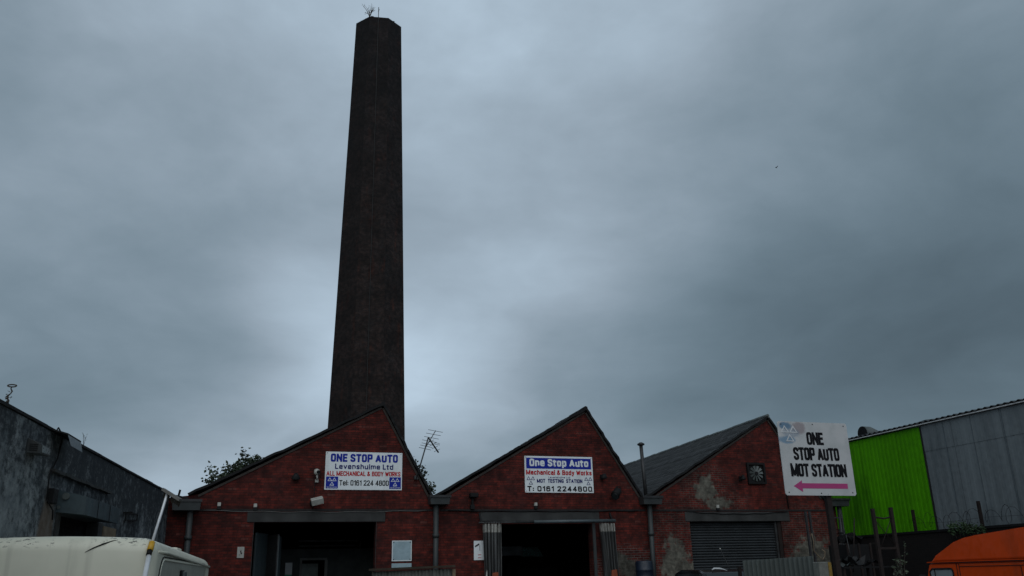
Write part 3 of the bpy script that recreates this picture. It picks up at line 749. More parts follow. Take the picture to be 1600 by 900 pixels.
# metal flue in the valley
t = thing('metal_flue', 'thin metal flue pipe with cap standing in the roof valley', 'flue', (14.36, D + .25, 4.1))
MB().path([(14.40, D + .25, 4.0), (14.34, D + .25, 5.92)], 0.065, 12).build('pipe', M['steel'], t)
MB().lathe([(0.07, 5.93), (0.13, 5.96), (0.13, 6.00), (0.05, 6.05)], 14.34, D + .25, 14).build('cap', M['dark_metal'], t)

# ------------------------------------------------------------------ signs
def triangles(cx, cz, w, h, y, mat, parent, th=0.17):
    """three outlined triangles: two above, one below"""
    m = MB()
    tw, hh = w * 0.5, h * 0.46
    for (ox, oz) in ((-w * .25, h * .5 - hh), (w * .25, h * .5 - hh), (0, -h * .5)):
        P = [(-tw / 2, 0), (tw / 2, 0), (0, hh)]
        cc = (0, hh / 3)
        Q = [(cc[0] + (p[0] - cc[0]) * (1 - 3 * th), cc[1] + (p[1] - cc[1]) * (1 - 3 * th)) for p in P]
        for i in range(3):
            j = (i + 1) % 3
            pts = [P[i], P[j], Q[j], Q[i]]
            F = [(cx + ox + a, y, cz + oz + b) for a, b in pts]
            m.hexa([(a, yy - 0.004, c) for a, yy, c in F] + F)
    return m.build('triangle_logo', mat, parent)

def board(x0, x1, zb, zt, y, label, th=0.03, edge=0.0):
    t = thing('sign', label, 'sign', ((x0 + x1) / 2, y, zb))
    MB().box(x0, x1, y - th, y - 0.003, zb, zt).bevel(0.006, 1).build('board', M['sign_white'], t)
    for fx in (x0 + .05, x1 - .05):
        for fz in (zb + .05, zt - .04):
            MB().path([(fx, y - th - .006, fz), (fx, y - th + .002, fz)], .013, 8).build('screw', M['steel'], t)
    return t
def place(t, X0, X1, ZB, ZT, y):
    def U(u): return X0 + (X1 - X0) * u - t.location.x
    def V(v): return ZT + (ZB - ZT) * v - t.location.z
    def L(txt, u0, u1, v0, v1, mat, wt=0.15): return lettering(txt, U(u0), U(u1), V(v1), V(v0), y - t.location.y, mat, t, wt)
    return U, V, L

# sign above the uncurtained doorway
X0, X1, ZB, ZT = 3.22, 5.645, 4.28, 5.45
s1 = board(X0, X1, ZB, ZT, D, 'white sign with big blue heading and a blue logo square at each end', 0.03)
U, V, L = place(s1, X0, X1, ZB, ZT, D - 0.031)
L('ONE STOP AUTO', .065, .94, .05, .265, M['sign_blue'], 0.235)
L('Levenshulme Ltd', .124, .88, .315, .455, M['sign_navy'], 0.20)
L('ALL MECHANICAL & BODY WORKS', .018, .978, .51, .635, M['sign_red'], 0.19)
L('Tel: 0161 224 4800', .185, .825, .745, .885, M['sign_black'], 0.165)
for u0, u1 in ((.015, .17), (.832, .985)):
    sq = MB()
    xa, xb = U(u0) + s1.location.x, U(u1) + s1.location.x; za, zb_ = V(.965) + s1.location.z, V(.655) + s1.location.z
    q = sq.box(xa, xb, D - 0.034, D - 0.0305, za, zb_).build('logo_square', M['sign_blue'], s1)
    triangles((xa + xb) / 2, za + (zb_ - za) * .59, (xb - xa) * .74, (zb_ - za) * .66, D - 0.0345, M['sign_white'], s1, .125)
    lettering('MOT', (xa + xb) / 2 - .06 - s1.location.x, (xa + xb) / 2 + .06 - s1.location.x, za + .065 - s1.location.z, za + .09 - s1.location.z, -0.0345, M['sign_white'], s1)
    lettering('TESTING STATION', xa + .03 - s1.location.x, xb - .03 - s1.location.x, za + .02 - s1.location.z, za + .048 - s1.location.z, -0.0345, M['sign_white'], s1)

# sign above the curtained doorway
X0, X1, ZB, ZT = 9.80, 12.285, 4.24, 5.45
s2 = board(X0, X1, ZB, ZT, D, 'white sign with a blue band on top and black phone number below', 0.03)
U, V, L = place(s2, X0, X1, ZB, ZT, D - 0.031)
MB().box(U(.024) + s2.location.x, U(.976) + s2.location.x, D - 0.034, D - 0.0305, V(.345) + s2.location.z, V(.05) + s2.location.z).build('blue_band', M['sign_blue'], s2)
def L2(*a): return lettering(a[0], U(a[1]), U(a[2]), V(a[4]), V(a[3]), -0.0345, a[5], s2, a[6])
L2('One Stop Auto', .07, .935, .075, .335, M['sign_white'], 0.23)
L('Mechanical & Body Works', .018, .98, .38, .55, M['sign_red'], 0.22)
L('Levenshulme Ltd', .34, .655, .552, .605, M['sign_navy'], 0.15)
L('MOT  TESTING  STATION', .17, .835, .625, .73, M['sign_navy'], 0.215)
L('T: 0161 2244800', .03, .975, .82, .965, M['sign_black'], 0.225)
for u in (.083, .925):
    triangles(U(u) + s2.location.x, V(.668) + s2.location.z, .30, .27, D - 0.0315, M['sign_navy'], s2, 0.12)

# direction sign on its own post in the yard
def make_faded():
    m, N, b = new_mat('weathered_sign_white')
    co = N.n('ShaderNodeTexCoord').outputs['Object']; s = N.sep(co)
    n = N.noise(co, 3.0, 5); n5 = N.noise(co, 5.0, 5, 0.7)
    c = N.mix(N.ramp(n, 0.4, 0.75), (0.47, 0.48, 0.48), (0.38, 0.40, 0.40))
    def spot(cx, cz, rx, rz, amt, col, c):
        dx = N.m('DIVIDE', N.m('SUBTRACT', s[0], cx), rx); dz = N.m('DIVIDE', N.m('SUBTRACT', s[2], cz), rz)
        d = N.m('ADD', N.m('ADD', N.m('MULTIPLY', dx, dx), N.m('MULTIPLY', dz, dz)), N.m('MULTIPLY', N.m('SUBTRACT', n5, 0.5), 1.8))
        return N.mix(N.ramp(d, 1.1, 0.35, 0, amt), c, col)
    c = spot(-0.60, 1.22, 0.16, 0.07, 0.9, (0.08, 0.17, 0.27), c)
    c = spot(-0.58, 0.97, 0.20, 0.08, 0.8, (0.10, 0.21, 0.32), c)
    c = spot(-0.30, 1.19, 0.16, 0.13, 0.7, (0.22, 0.17, 0.18), c)
    c = spot(-0.48, 1.09, 0.20, 0.10, 0.55, (0.17, 0.23, 0.30), c)
    sp = N.noise(co, 11.0, 2)
    c = N.mix(N.ramp(sp, 0.75, 0.78), c, (0.09, 0.09, 0.09))
    N.put(b.inputs['Base Color'], c); b.inputs['Roughness'].default_value = 0.5
    return m
X0, X1, ZB, ZT, SY = 9.455, 10.955, 2.835, 4.135, 13.0
s3 = thing('direction_sign', 'weathered white square sign with magenta arrow on a rusty post', 'sign', ((X0 + X1) / 2, SY, ZB))
MB().prism([(X0 + .03, ZB), (X1 - .03, ZB), (X1, ZB + .03), (X1, ZT - .03), (X1 - .03, ZT), (X0 + .03, ZT), (X0, ZT - .03), (X0, ZB + .03)], SY - .012, SY).build('board', make_faded(), s3)
U, V, L = place(s3, X0, X1, ZB, ZT, SY - .0125)
L('ONE', .39, .63, .14, .315, M['sign_black'], 0.20)
L('STOP AUTO', .175, .83, .352, .528, M['sign_black'], 0.20)
L('MOT STATION', .11, .905, .573, .75, M['sign_black'], 0.20)
ar = [(.125, .877), (.245, .80), (.245, .838), (.89, .838), (.89, .907), (.245, .907), (.245, .955)]
MB().prism([(U(a) + s3.location.x, V(b_) + s3.location.z) for a, b_ in ar], SY - .0155, SY - .0125).build('arrow', M['magenta'], s3)
triangles(U(.155) + s3.location.x, V(.165) + s3.location.z, .36, .29, SY - .0125, plain('ghost_logo', (0.52, 0.54, 0.55), 0.5, var=0.15, scale=9), s3, 0.13)
MB().bar((10.39, SY + .07, 0), (10.39, SY + .07, 4.05), 0.10, 0.08).build('post', M['rust'], s3)
for zz_ in (3.1, 3.85):
    MB().bar((9.6, SY + .02, zz_), (10.8, SY + .02, zz_), 0.03, 0.05).build('back_rail', M['steel'], s3)
for px_, pz_ in ((.05, .04), (.5, .03), (.95, .04), (.05, .96), (.5, .97), (.95, .96)):
    MB().path([(U(px_) + s3.location.x, SY - .016, V(pz_) + s3.location.z), (U(px_) + s3.location.x, SY - .011, V(pz_) + s3.location.z)], 0.012, 8).build('bolt', M['dark_metal'], s3)

# ------------------------------------------------------------------ wall fixtures
def notice(x0, x1, z0, z1, label, mat):
    t = thing('notice_board', label, 'notice', ((x0 + x1) / 2, D, z0))
    MB().box(x0, x1, D - .018, D - .002, z0, z1).build('panel', mat, t)
    return t
t = notice(.79, .985, 2.31, 2.62, 'small white notice with a black mark near the corner drainpipe', M['white_box'])
MB().prism([(.87, 2.50), (.90, 2.53), (.91, 2.46), (.94, 2.45), (.90, 2.40), (.885, 2.45)], D - .0215, D - .0185).build('symbol', M['sign_black'], t)
MB().box(.84, .87, D - .0215, D - .0185, 2.385, 2.40).build('symbol', M['sign_black'], t)
t = notice(5.37, 5.99, 2.14, 2.75, 'large pale blue faded notice with corner screws beside the doorway', M['pale_board'])
fr = MB(); fr.box(5.37, 5.99, D - .021, D - .0185, 2.14, 2.165); fr.box(5.37, 5.99, D - .021, D - .0185, 2.725, 2.75); fr.box(5.37, 5.395, D - .021, D - .0185, 2.166, 2.724); fr.box(5.965, 5.99, D - .021, D - .0185, 2.166, 2.724)
fr.build('frame', M['sign_white'], t)
for xx in (5.42, 5.94):
    for zz_ in (2.19, 2.70):
        MB().path([(xx, D - .025, zz_), (xx, D - .018, zz_)], 0.016, 8).build('screw', M['black'], t)
notice(5.37, 5.99, 1.91, 2.075, 'narrow pale blue plate just below the large faded notice', M['pale_board'])
t = notice(8.01, 8.36, 2.13, 2.72, 'white camera warning notice partly behind the tied back curtain', M['sign_white'])
MB().hexa([(8.06, D - .023, 2.52), (8.20, D - .023, 2.60), (8.20, D - .019, 2.60), (8.06, D - .019, 2.52), (8.04, D - .023, 2.56), (8.18, D - .023, 2.64), (8.18, D - .019, 2.64), (8.04, D - .019, 2.56)]).build('camera_symbol', M['sign_black'], t)
MB().box(8.20, 8.215, D - .022, D - .019, 2.42, 2.58).build('camera_symbol', M['sign_black'], t)
for zz_ in (2.28, 2.19):
    MB().box(8.14, 8.25, D - .022, D - .019, zz_, zz_ + .018).build('red_line', M['sign_red'], t)

t = thing('security_camera', 'small pale dome camera on a bracket beside the blue-headed sign', 'camera', (2.95, D, 4.55))
MB().path([(2.98, D, 4.60), (2.98, D - .16, 4.60), (2.96, D - .2, 4.70)], 0.03, 8).build('bracket', M['white_box'], t)
MB().lathe([(0.03, 4.70), (0.085, 4.73), (0.09, 4.80), (0.08, 4.86), (0.03, 4.89)], 2.95, D - .2, 12).build('housing', M['white_box'], t)
MB().path([(2.97, D - .24, 4.79), (3.01, D - .31, 4.78)], 0.055, 10).build('lens', M['black'], t)
MB().box(2.93, 3.03, D - .05, D - .002, 4.50, 4.59).build('junction_box', M['white_box'], t)
MB().path([(2.93, D - .02, 4.5), (2.92, D - .015, 4.1), (2.9, D - .015, 3.7)], 0.012, 6).build('cable', M['black'], t)

t = thing('floodlight', 'white tilted floodlight above the uncurtained doorway', 'light', (3.0, D, 3.85))
fb = MB().box(-.18, .18, -.10, .10, -.095, .095).bevel(0.015, 1)
fb.xform(Matrix.Translation((3.0, D - .25, 3.92)) @ Matrix.Rotation(R(-14), 4, 'Y') @ Matrix.Rotation(R(25), 4, 'X')).build('housing', M['white_box'], t)
MB().bar((2.90, D, 3.88), (2.92, D - .2, 3.90), 0.04).build('bracket', M['black'], t)
MB().box(2.80, 2.88, D - .25, D - .02, 3.82, 3.92).build('bracket', M['black'], t)

def wall_lamp(x, z, r, label, ang=25):
    t = thing('wall_lamp', label, 'lamp', (x, D, z), 0, 'black lamps on the brick gables')
    MB().box(x - .06, x + .06, D - .06, D - .002, z - .08, z + .08).build('back_box', M['black'], t)
    MB().path([(x, D - .05, z + .02), (x - .02, D - .14, z + .06), (x, D - .2, z)], 0.022, 8).build('arm', M['black'], t)
    MB().lathe([(r * .45, 0.10), (r, -0.03), (r, -0.06), (r * .6, -.07)], 0, 0, 14).xform(Matrix.Translation((x, D - .2, z)) @ Matrix.Rotation(R(ang), 4, 'X')).build('shade', M['black'], t)
wall_lamp(2.33, 4.64, .13, 'black wall lamp left of the dome camera')
t = thing('wall_lamp', 'flat-topped black box lamp left of the curtain rail', 'lamp', (8.0, D, 3.8), 0, 'black lamps on the brick gables')
MB().box(7.85, 8.13, D - .24, D - .02, 4.06, 4.20).bevel(0.02, 1).build('housing', M['black'], t)
MB().bar((7.95, D - .06, 3.72), (7.97, D - .06, 4.08), 0.06).build('bracket', M['black'], t)
MB().box(7.89, 8.02, D - .12, D - .002, 3.70, 3.84).build('junction_box', M['black'], t)
wall_lamp(12.62, 4.78, .11, 'small black wall lamp just right of the blue-banded sign', 10)
t = thing('bulkhead_light', 'black round floodlight tilted on its arm at the right foot of the middle gable', 'lamp', (13.0, D, 4.1))
MB().path([(12.92, D - .34, 4.12), (13.10, D - .22, 4.32)], [0.15, 0.13], 14).build('housing', M['black'], t)
MB().path([(12.915, D - .36, 4.105), (12.90, D - .372, 4.09)], 0.125, 14).build('lens', M['glass'], t)
bp_ = MB(); bp_.path([(13.20 + .09 * math.cos(a_ * .35), D - .06, 4.38 + .09 * math.sin(a_ * .35)) for a_ in range(-3, 12)], 0.016, 6); bp_.build('cable_loop', M['black'], t)
MB().bar((13.14, D, 4.30), (13.08, D - .24, 4.28), 0.05).build('bracket', M['black'], t)
wall_lamp(18.14, 4.80, .09, 'small black lamp left of the extractor fan', 0)

def sensor(x, z, label):
    t = thing('sensor_box', label, 'sensor', (x, D, z), 0, 'small pale sensor boxes on the string course')
    m = MB().box(-.05, .05, -.08, -.002, -.055, .055).bevel(0.01, 1)
    m.build('housing', M['white_box'], t, local=True)
    MB().box(-.055, .055, -.07, -.003, -.14, -.06).build('base', M['black'], t, local=True)
    return t
sb = sensor(.18, 3.83, 'small pale sensor box at the left foot of the first gable')
copy_thing(sb, (1.21, D, 3.80), 'small pale sensor box above the left end of the first lintel')
copy_thing(sb, (10.15, D, 3.86), 'small pale sensor box under the blue-banded sign')
copy_thing(sb, (17.06, D, 3.80), 'small pale sensor box under the worn patch above the shutter')

# cables slung along the string course
def sag(x0, x1, z, s, n=24): return [(x0 + (x1 - x0) * i / n, D - .045, z - s * 4 * (i / n) * (1 - i / n) + 0.012 * math.sin(i * 1.3)) for i in range(n + 1)]
def cable(x0, x1, z, s, r, mat, label):
    m = MB().path(sag(x0, x1, z, s), r, 6)
    o = m.build('cable', mat); tag(o, label, 'cable', 'cables slung along the brick fronts')
cable(-0.25, 6.45, 3.66, .05, .009, plain('greyed_cable', (0.11, 0.11, 0.105), 0.7), 'pale thin cable slung over the lintel of the uncurtained doorway')
cable(7.15, 13.9, 3.655, .02, .016, M['black'], 'black cable running above the curtain rail')
cable(15.8, 20.0, 3.63, .09, .014, M['black'], 'black cable sagging over the lintel of the shuttered doorway')
t = MB().path([(19.99, D - .03, 5.62), (20.02, D - .03, 4.8), (20.05, D - .03, 3.75)], .022, 6).build('conduit_pipe', M['rust']); tag(t, 'thin rusty conduit running down the brick right of the fan', 'pipe')

# TV aerial on its leaning mast
t = thing('tv_aerial', 'leaning mast with a television aerial beside the blue-headed sign', 'aerial', (6.10, D, 4.62))
AY = D - .12
MB().path([(6.08, AY, 4.60), (6.47, AY, 5.96)], 0.022, 8).build('mast', M['steel'], t)
MB().box(6.03, 6.14, AY, D - .002, 4.62, 4.74).build('bracket', M['steel'], t)
bm_ = MB()
P0, P1 = Vector((6.64, AY - .30, 6.14)), Vector((6.42, AY + .30, 5.62))
bm_.path([P0, P1], 0.014, 6)
for i, s_ in enumerate((0.02, .2, .38, .56, .72, .84, .97)):
    p = P0.lerp(P1, s_); hl = .23 if i < 4 else .19
    bm_.path([p + Vector((-hl, 0.05, .045)), p + Vector((hl, -0.05, -.045))], 0.0075, 5)
bm_.build('antenna', M['dark_metal'], t)
rf = MB(); rf.path([(6.47, AY, 5.96), (6.80, AY - .05, 5.47)], 0.024, 6)
for s_ in (.25, .45, .65, .85):
    p = Vector((6.47, AY, 5.96)).lerp(Vector((6.80, AY - .05, 5.47)), s_)
    rf.path([p + Vector((-.10, 0, -.05)), p + Vector((.10, 0, .05))], 0.007, 5)
rf.path([(6.66, AY - .1, 5.78), (6.82, AY - .1, 5.76), (6.83, AY - .1, 5.71), (6.67, AY - .1, 5.73), (6.66, AY - .1, 5.78)], .007, 5)
rf.build('reflector', M['dark_metal'], t)

# curtain rail and the two tied-back curtains
t = thing('curtain_rail', 'long grey pipe rail fixed across the middle doorway', 'rail', (10.5, D - .2, 3.26))
MB().path([(8.12, D - .22, 3.265), (10.05, D - .22, 3.28)], 0.032, 10).build('rail', M['steel'], t)
MB().path([(10.0, D - .225, 3.285), (12.93, D - .22, 3.315)], 0.055, 10).build('sleeve', plain('grey_blue_pipe', (0.06, 0.08, 0.088), 0.5), t)
for xx in (8.20, 12.83):
    MB().bar((xx, D - .2, 3.28), (xx, D - .02, 3.58), 0.05).build('bracket', M['black'], t)
def curtain(x0, x1, xb0, xb1, label, seed):
    t = thing('plastic_curtain', label, 'curtain', ((x0 + x1) / 2, D - .22, 0), 0, 'plastic curtains of the middle doorway')
    rr = random.Random(seed); ph = [rr.uniform(0, 6.3) for _ in range(4)]
    def P(s, z):
        k = (3.22 - z) / 3.2
        xa = x0 + (xb0 - x0) * min(1, k * 2) ; xb = x1 + (xb1 - x1) * min(1, k * 2)
        y = D - .22 + .075 * math.sin(s * 34 + ph[0] + .8 * k) * (1 - .3 * k) + .03 * math.sin(s * 71 + ph[1])
        return (xa + (xb - xa) * (s + 0.02 * math.sin(s * 20 + k * 5 + ph[2])), y, z)
    def strip(z0, z1, nz, off=0.0):
        m = MB(); n_ = 70
        for j in range(nz):
            za, zb_ = z0 + (z1 - z0) * j / nz, z0 + (z1 - z0) * (j + 1) / nz
            for i in range(n_):
                q = [P(i / n_, za), P((i + 1) / n_, za), P((i + 1) / n_, zb_), P(i / n_, zb_)]
                m.bm.faces.new([m.bm.verts.new((a, b - off, c)) for a, b, c in q])
        bmesh.ops.remove_doubles(m.bm, verts=m.bm.verts, dist=1e-5)
        for f_ in m.bm.faces: f_.smooth = True
        return m
    strip(0.05, 2.97, 14).build('sheet', M['curtain'], t)
    strip(2.965, 3.23, 3, 0.006).build('heading', M['curtain_head'], t)
    for i in range(7):
        xx = x0 + (x1 - x0) * (i + .5) / 7
        MB().path([(xx, D - .22 + .07 * math.cos(a_), 3.265 + .06 * math.sin(a_)) for a_ in [j * math.pi / 5 for j in range(11)]], 0.008, 5).build('ring', M['dark_metal'], t)
    MB().prism([(xb0 + (xb1 - xb0) * .35, 1.50), (xb0 + (xb1 - xb0) * .78, 1.50), (xb0 + (xb1 - xb0) * .74, 1.75), (xb0 + (xb1 - xb0) * .40, 1.73)], D - .34, D - .335).build('orange_patch', M['orange_tape'], t)
curtain(8.27, 8.88, 8.30, 8.85, 'grey plastic curtain bunched beside the camera warning notice', 1)
curtain(12.33, 12.93, 12.42, 12.97, 'grey plastic curtain bunched on the drum side of the doorway', 2)
t = MB().hexa([(8.05, 27.0, 0), (8.30, 27.0, 0), (8.30, 27.04, 0), (8.05, 27.04, 0), (8.30, 27.1, 1.75), (8.33, 27.1, 1.82), (8.33, 27.14, 1.82), (8.30, 27.14, 1.75)]).build('leaning_board', M['white_box']); tag(t, 'pale board leaning at the foot of the left curtain', 'board')

# ------------------------------------------------------------------ mill chimney
CH = Vector((9.72 + .32, 61.8, 0))
HT, RT, RB = 45.6, 1.86, 2.98           # height; half width across flats at the top and at the ground
ch = thing('brick_chimney', 'tall tapering octagonal sooty brick mill chimney', 'chimney', CH)
rot = R(-9.3)
m = MB(); uvl = m.bm.loops.layers.uv.new('UVMap'); m.uv = uvl
def ring(zz_, extra=0.0):
    r = (RB + (RT - RB) * zz_ / HT + extra) / math.cos(R(22.5))
    return [Vector((CH.x + r * math.cos(R(45 * k + 22.5) + rot), CH.y + r * math.sin(R(45 * k + 22.5) + rot), zz_)) for k in range(8)]
levels = [0, 10, 20, 30, 38, HT]
for za, zb_ in zip(levels, levels[1:]):
    A, B = ring(za), ring(zb_)
    for k in range(8):
        w_ = (A[k] - A[(k + 1) % 8]).length; w2_ = (B[k] - B[(k + 1) % 8]).length
        f_ = m.bm.faces.new([m.bm.verts.new(p) for p in (A[k], A[(k + 1) % 8], B[(k + 1) % 8], B[k])])
        for l, c_ in zip(f_.loops, ((-w_ / 2 + k * 7.3, za), (w_ / 2 + k * 7.3, za), (w2_ / 2 + k * 7.3, zb_), (-w2_ / 2 + k * 7.3, zb_))): l[uvl].uv = c_
# the broken rim: top ring, inner throat
A = ring(HT); B = [CH + (p - CH) * 0.72 for p in A]
for b_ in B: b_.z = HT
Cc = [Vector((p.x, p.y, HT - 3)) for p in B]
for k in range(8):
    j = (k + 1) % 8
    m.bm.faces.new([m.bm.verts.new(p) for p in (A[k], A[j], B[j], B[k])]); m.bm.faces.new([m.bm.verts.new(p) for p in (B[k], B[j], Cc[j], Cc[k])])
m.bm.faces.new([m.bm.verts.new(p) for p in Cc])
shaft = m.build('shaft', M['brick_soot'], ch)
lo = MB()
for i in range(7):                      # loose bricks along the rim
    k = rnd.choice((4, 5, 5, 6)); s_ = rnd.random(); p = A[k].lerp(A[(k + 1) % 8], s_); p = CH + (p - CH) * rnd.uniform(.90, .985)
    hgt = rnd.choice((.03, .05))
    lo.box(p.x - .11, p.x + .11, p.y - .07, p.y + .07, HT, HT + hgt)
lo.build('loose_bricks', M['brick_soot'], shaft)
fdir = Vector((math.cos(R(-90) + rot), math.sin(R(-90) + rot), 0))
def onface(zz_, side=0.0, o=0.03):
    r = RB + (RT - RB) * zz_ / HT + o
    return CH + fdir * r + Vector((-fdir.y, fdir.x, 0)) * side + Vector((0, 0, zz_))
rodp = [onface(zz_, -.05) for zz_ in (2, 12, 24, 36, HT)]
MB().path(rodp, 0.022, 6).build('lightning_strip', plain('copper_strip', (0.014, 0.016, 0.016), 0.7), ch)
top = onface(HT, -.05)
MB().path([top - Vector((0, 0, 1.6)), top + Vector((0, 0, 0.95))], 0.028, 6).build('lightning_rod', M['dark_metal'], ch)
MB().path([top + Vector((-.03, 0, .5)), top + Vector((.06, 0, .75))], 0.02, 6).build('lightning_rod', M['dark_metal'], ch)

# ------------------------------------------------------------------ plants
def rotv(v, ax, a): return Matrix.Rotation(a, 3, ax) @ v
def grow(m, p, d, L, r, depth, rr, tips, spread=0.6, kids=(2, 3), up=0.15):
    n_ = 4; pts = [p.copy()]; q = p.copy(); dd = d.copy()
    for i in range(n_):
        dd = (dd + Vector((rr.uniform(-1, 1), rr.uniform(-1, 1), rr.uniform(-.5, 1))) * 0.16 + Vector((0, 0, up * .3))).normalized()
        q = q + dd * L / n_; pts.append(q.copy())
        if depth == 0: tips.append((q.copy(), dd.copy()))
    m.path(pts, [r * (1 - .45 * i / n_) for i in range(n_ + 1)], 5 if depth < 2 else 7)
    if depth == 0: return
    for c_ in range(rr.randint(*kids)):
        ax = Vector((rr.uniform(-1, 1), rr.uniform(-1, 1), rr.uniform(-.3, .3))).normalized()
        nd = rotv(dd, ax, rr.uniform(.35, 1.0) * spread * 1.5)
        b_ = pts[rr.randint(2, n_)]
        grow(m, b_, nd.normalized(), L * rr.uniform(.6, .8), r * .55, depth - 1, rr, tips, spread, kids, up)
def leaves(m, tips, rr, per, size, jit):
    for (p, d) in tips:
        for i in range(per):
            c_ = p + Vector((rr.gauss(0, 1), rr.gauss(0, 1), rr.gauss(0, 1))) * jit
            a_ = Vector((rr.uniform(-1, 1), rr.uniform(-1, 1), rr.uniform(-.8, .5))).normalized()
            b_ = a_.orthogonal().normalized(); b_ = rotv(b_, a_, rr.uniform(0, 6.3)); s_ = size * rr.uniform(.6, 1.3)
            fold = a_.cross(b_) * s_ * .12
            v_ = [m.bm.verts.new(x_) for x_ in (c_, c_ + a_ * s_ * .5 + b_ * s_ * .3 + fold, c_ + a_ * s_, c_ + a_ * s_ * .5 - b_ * s_ * .3 + fold)]
            m.bm.faces.new(v_)

rr = random.Random(21)
t = thing('leafy_tree', 'dark leafy treetop showing behind the long slope of the first gable', 'tree', (1.9, 62, 0))
tm = MB(); tips = []
tm.path([(1.9, 62, 0), (2.0, 62, 4), (1.7, 62, 7.3)], [.30, .24, .16], 8)
for (ax_, az_, L_) in ((-.9, .35, 1.5), (-.5, .75, 1.2), (.1, 1.0, 1.3), (.5, .8, 1.5), (.8, .75, 1.5), (-.8, .1, 1.2), (.3, .5, 1.4), (-.2, .7, 1.2), (-.6, .45, 1.1), (-.35, .95, 1.1), (-.15, 1.1, 1.3), (.25, 1.0, 1.5)):
    grow(tm, Vector((1.7, 62, 7.0)), Vector((ax_, rr.uniform(-.4, .4), az_)).normalized(), L_, .07, 2, rr, tips, .5, (2, 3))
tm.build('trunk', M['bark'], t)
lm = MB(); leaves(lm, tips, rr, 9, .26, .15); lm.build('crown', M['leaf'], t)

rr = random.Random(5)
t = thing('valley_shrub', 'leafy self-seeded shrub growing on the roof behind the leaning aerial', 'shrub', (6.75, 29.6, 4.2))
tm = MB(); tips = []
for i in range(6):
    grow(tm, Vector((6.62 + .07 * i, 29.6 + rr.uniform(-.2, .2), 4.0)), Vector((-.22 + .05 * i, 0, 1)).normalized(), .92 - .09 * i, .015, 1, rr, tips, .5, (2, 3))
tm.build('stems', M['bark'], t)
lm = MB(); leaves(lm, tips, rr, 16, .11, .07); lm.build('leaves', M['leaf'], t)

rr = random.Random(12)
t = thing('sapling', 'small bare sapling sprouting from the top of the tall chimney', 'sapling', (8.98, 60.05, HT))
tm = MB(); tips = []
for dx_, L_ in ((-.45, .55), (.0, .60), (.40, .62)):
    grow(tm, Vector((8.98, 60.05, HT - .05)), Vector((dx_, 0, 1)).normalized(), L_, .045, 2, rr, tips, .7, (2, 4), .1)
tm.build('branches', M['bark'], t)
lm = MB(); leaves(lm, tips[::3], rr, 1, .07, .03); lm.build('leaves', M['leaf'], t)

# ------------------------------------------------------------------ rendered building on the left
WA = Vector((-1.22, 27.5, 0)); WD = Vector((-0.12866, -0.99169, 0)); WN = Vector((0.99169, -0.12866, 0))
def Wp(t_, z_, o=0.0): return WA + WD * t_ + WN * o + Vector((0, 0, z_))
lb = thing('rendered_building', 'long low building with black-streaked cement wall beside the cream caravan', 'building', WA)
WH, TE = 4.11, 22.0
op0, op1, opz = 7.25, 10.5, 2.86
m = MB(); uvl = m.bm.loops.layers.uv.new('UVMap'); m.uv = uvl
def wq(t0, t1, z0, z1, o=0.0):
    f_ = m.bm.faces.new([m.bm.verts.new(Wp(a, b_, o)) for a, b_ in ((t0, z0), (t1, z0), (t1, z1), (t0, z1))])
    for l, c_ in zip(f_.loops, ((t0, z0), (t1, z0), (t1, z1), (t0, z1))): l[uvl].uv = c_
wq(0, op0, 0, WH); wq(op1, TE, 0, WH); wq(op0, op1, opz, WH)
for tt in (op0, op1):
    f_ = m.bm.faces.new([m.bm.verts.new(p) for p in (Wp(tt, 0), Wp(tt, opz), Wp(tt, opz, -.3), Wp(tt, 0, -.3))])
f_ = m.bm.faces.new([m.bm.verts.new(p) for p in (Wp(op0, opz), Wp(op1, opz), Wp(op1, opz, -.3), Wp(op0, opz, -.3))])
bmesh.ops.remove_doubles(m.bm, verts=m.bm.verts, dist=1e-4)
m.build('wall', M['render'], lb)
def wbox(mm, t0, t1, z0, z1, o0, o1, dz1=0.0):
    """box on the wall: along, height, out from the wall; dz1 lifts the t1 end"""
    P = [Wp(t0, z0, o0), Wp(t1, z0 + dz1, o0), Wp(t1, z0 + dz1, o1), Wp(t0, z0, o1), Wp(t0, z1, o0), Wp(t1, z1 + dz1, o0), Wp(t1, z1 + dz1, o1), Wp(t0, z1, o1)]
    return mm.hexa([tuple(p) for p in P])
cm = MB(); tt = 0.0
while tt < TE:
    L_ = 0.9; wbox(cm, tt, tt + L_ - .008, WH + .002 + rnd.uniform(0, .012), WH + .045 + rnd.uniform(0, .012), -.30, .03); tt += L_
cm.build('coping', M['black'], lb)
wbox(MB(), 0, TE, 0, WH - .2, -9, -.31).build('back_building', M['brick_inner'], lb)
wbox(MB(), 0, TE, WH - .19, WH - .02, -9, -.30).build('flat_roof', M['asphalt'], lb)
sd = MB()
for i in range(30):
    wbox(sd, op0 + .02, op1 - .02, .02 + i * .095, .02 + i * .095 + .085, -.26, -.22)
sd.build('door_shutter', M['black'], lb)
wbox(MB(), op1 - .22, op1 - .02, 0, opz - .01, -.20, .03).build('door_frame', M['concrete'], lb)
wbox(MB(), op0 + .02, op0 + .42, 0, opz - .01, -.20, .03).build('door_frame', M['concrete'], lb)
P = [Wp(7.95, 2.85, .003), Wp(10.52, 2.85, .003), Wp(10.52, 2.80, .47), Wp(7.95, 2.80, .47), Wp(7.95, 3.23, .003), Wp(10.52, 3.23, .003), Wp(10.52, 3.11, .47), Wp(7.95, 3.10, .47)]
MB().hexa([tuple(p) for p in P]).build('shutter_box', M['teal_shutter'], lb)
for tt in (8.75, 9.65):
    wbox(MB(), tt, tt + .03, 2.80, 3.10, .468, .476).build('box_joint', M['black'], lb)
wbox(MB(), 6.2, 7.3, 2.6, 2.80, .005, .05).build('timber_infill', M['wood'], lb)
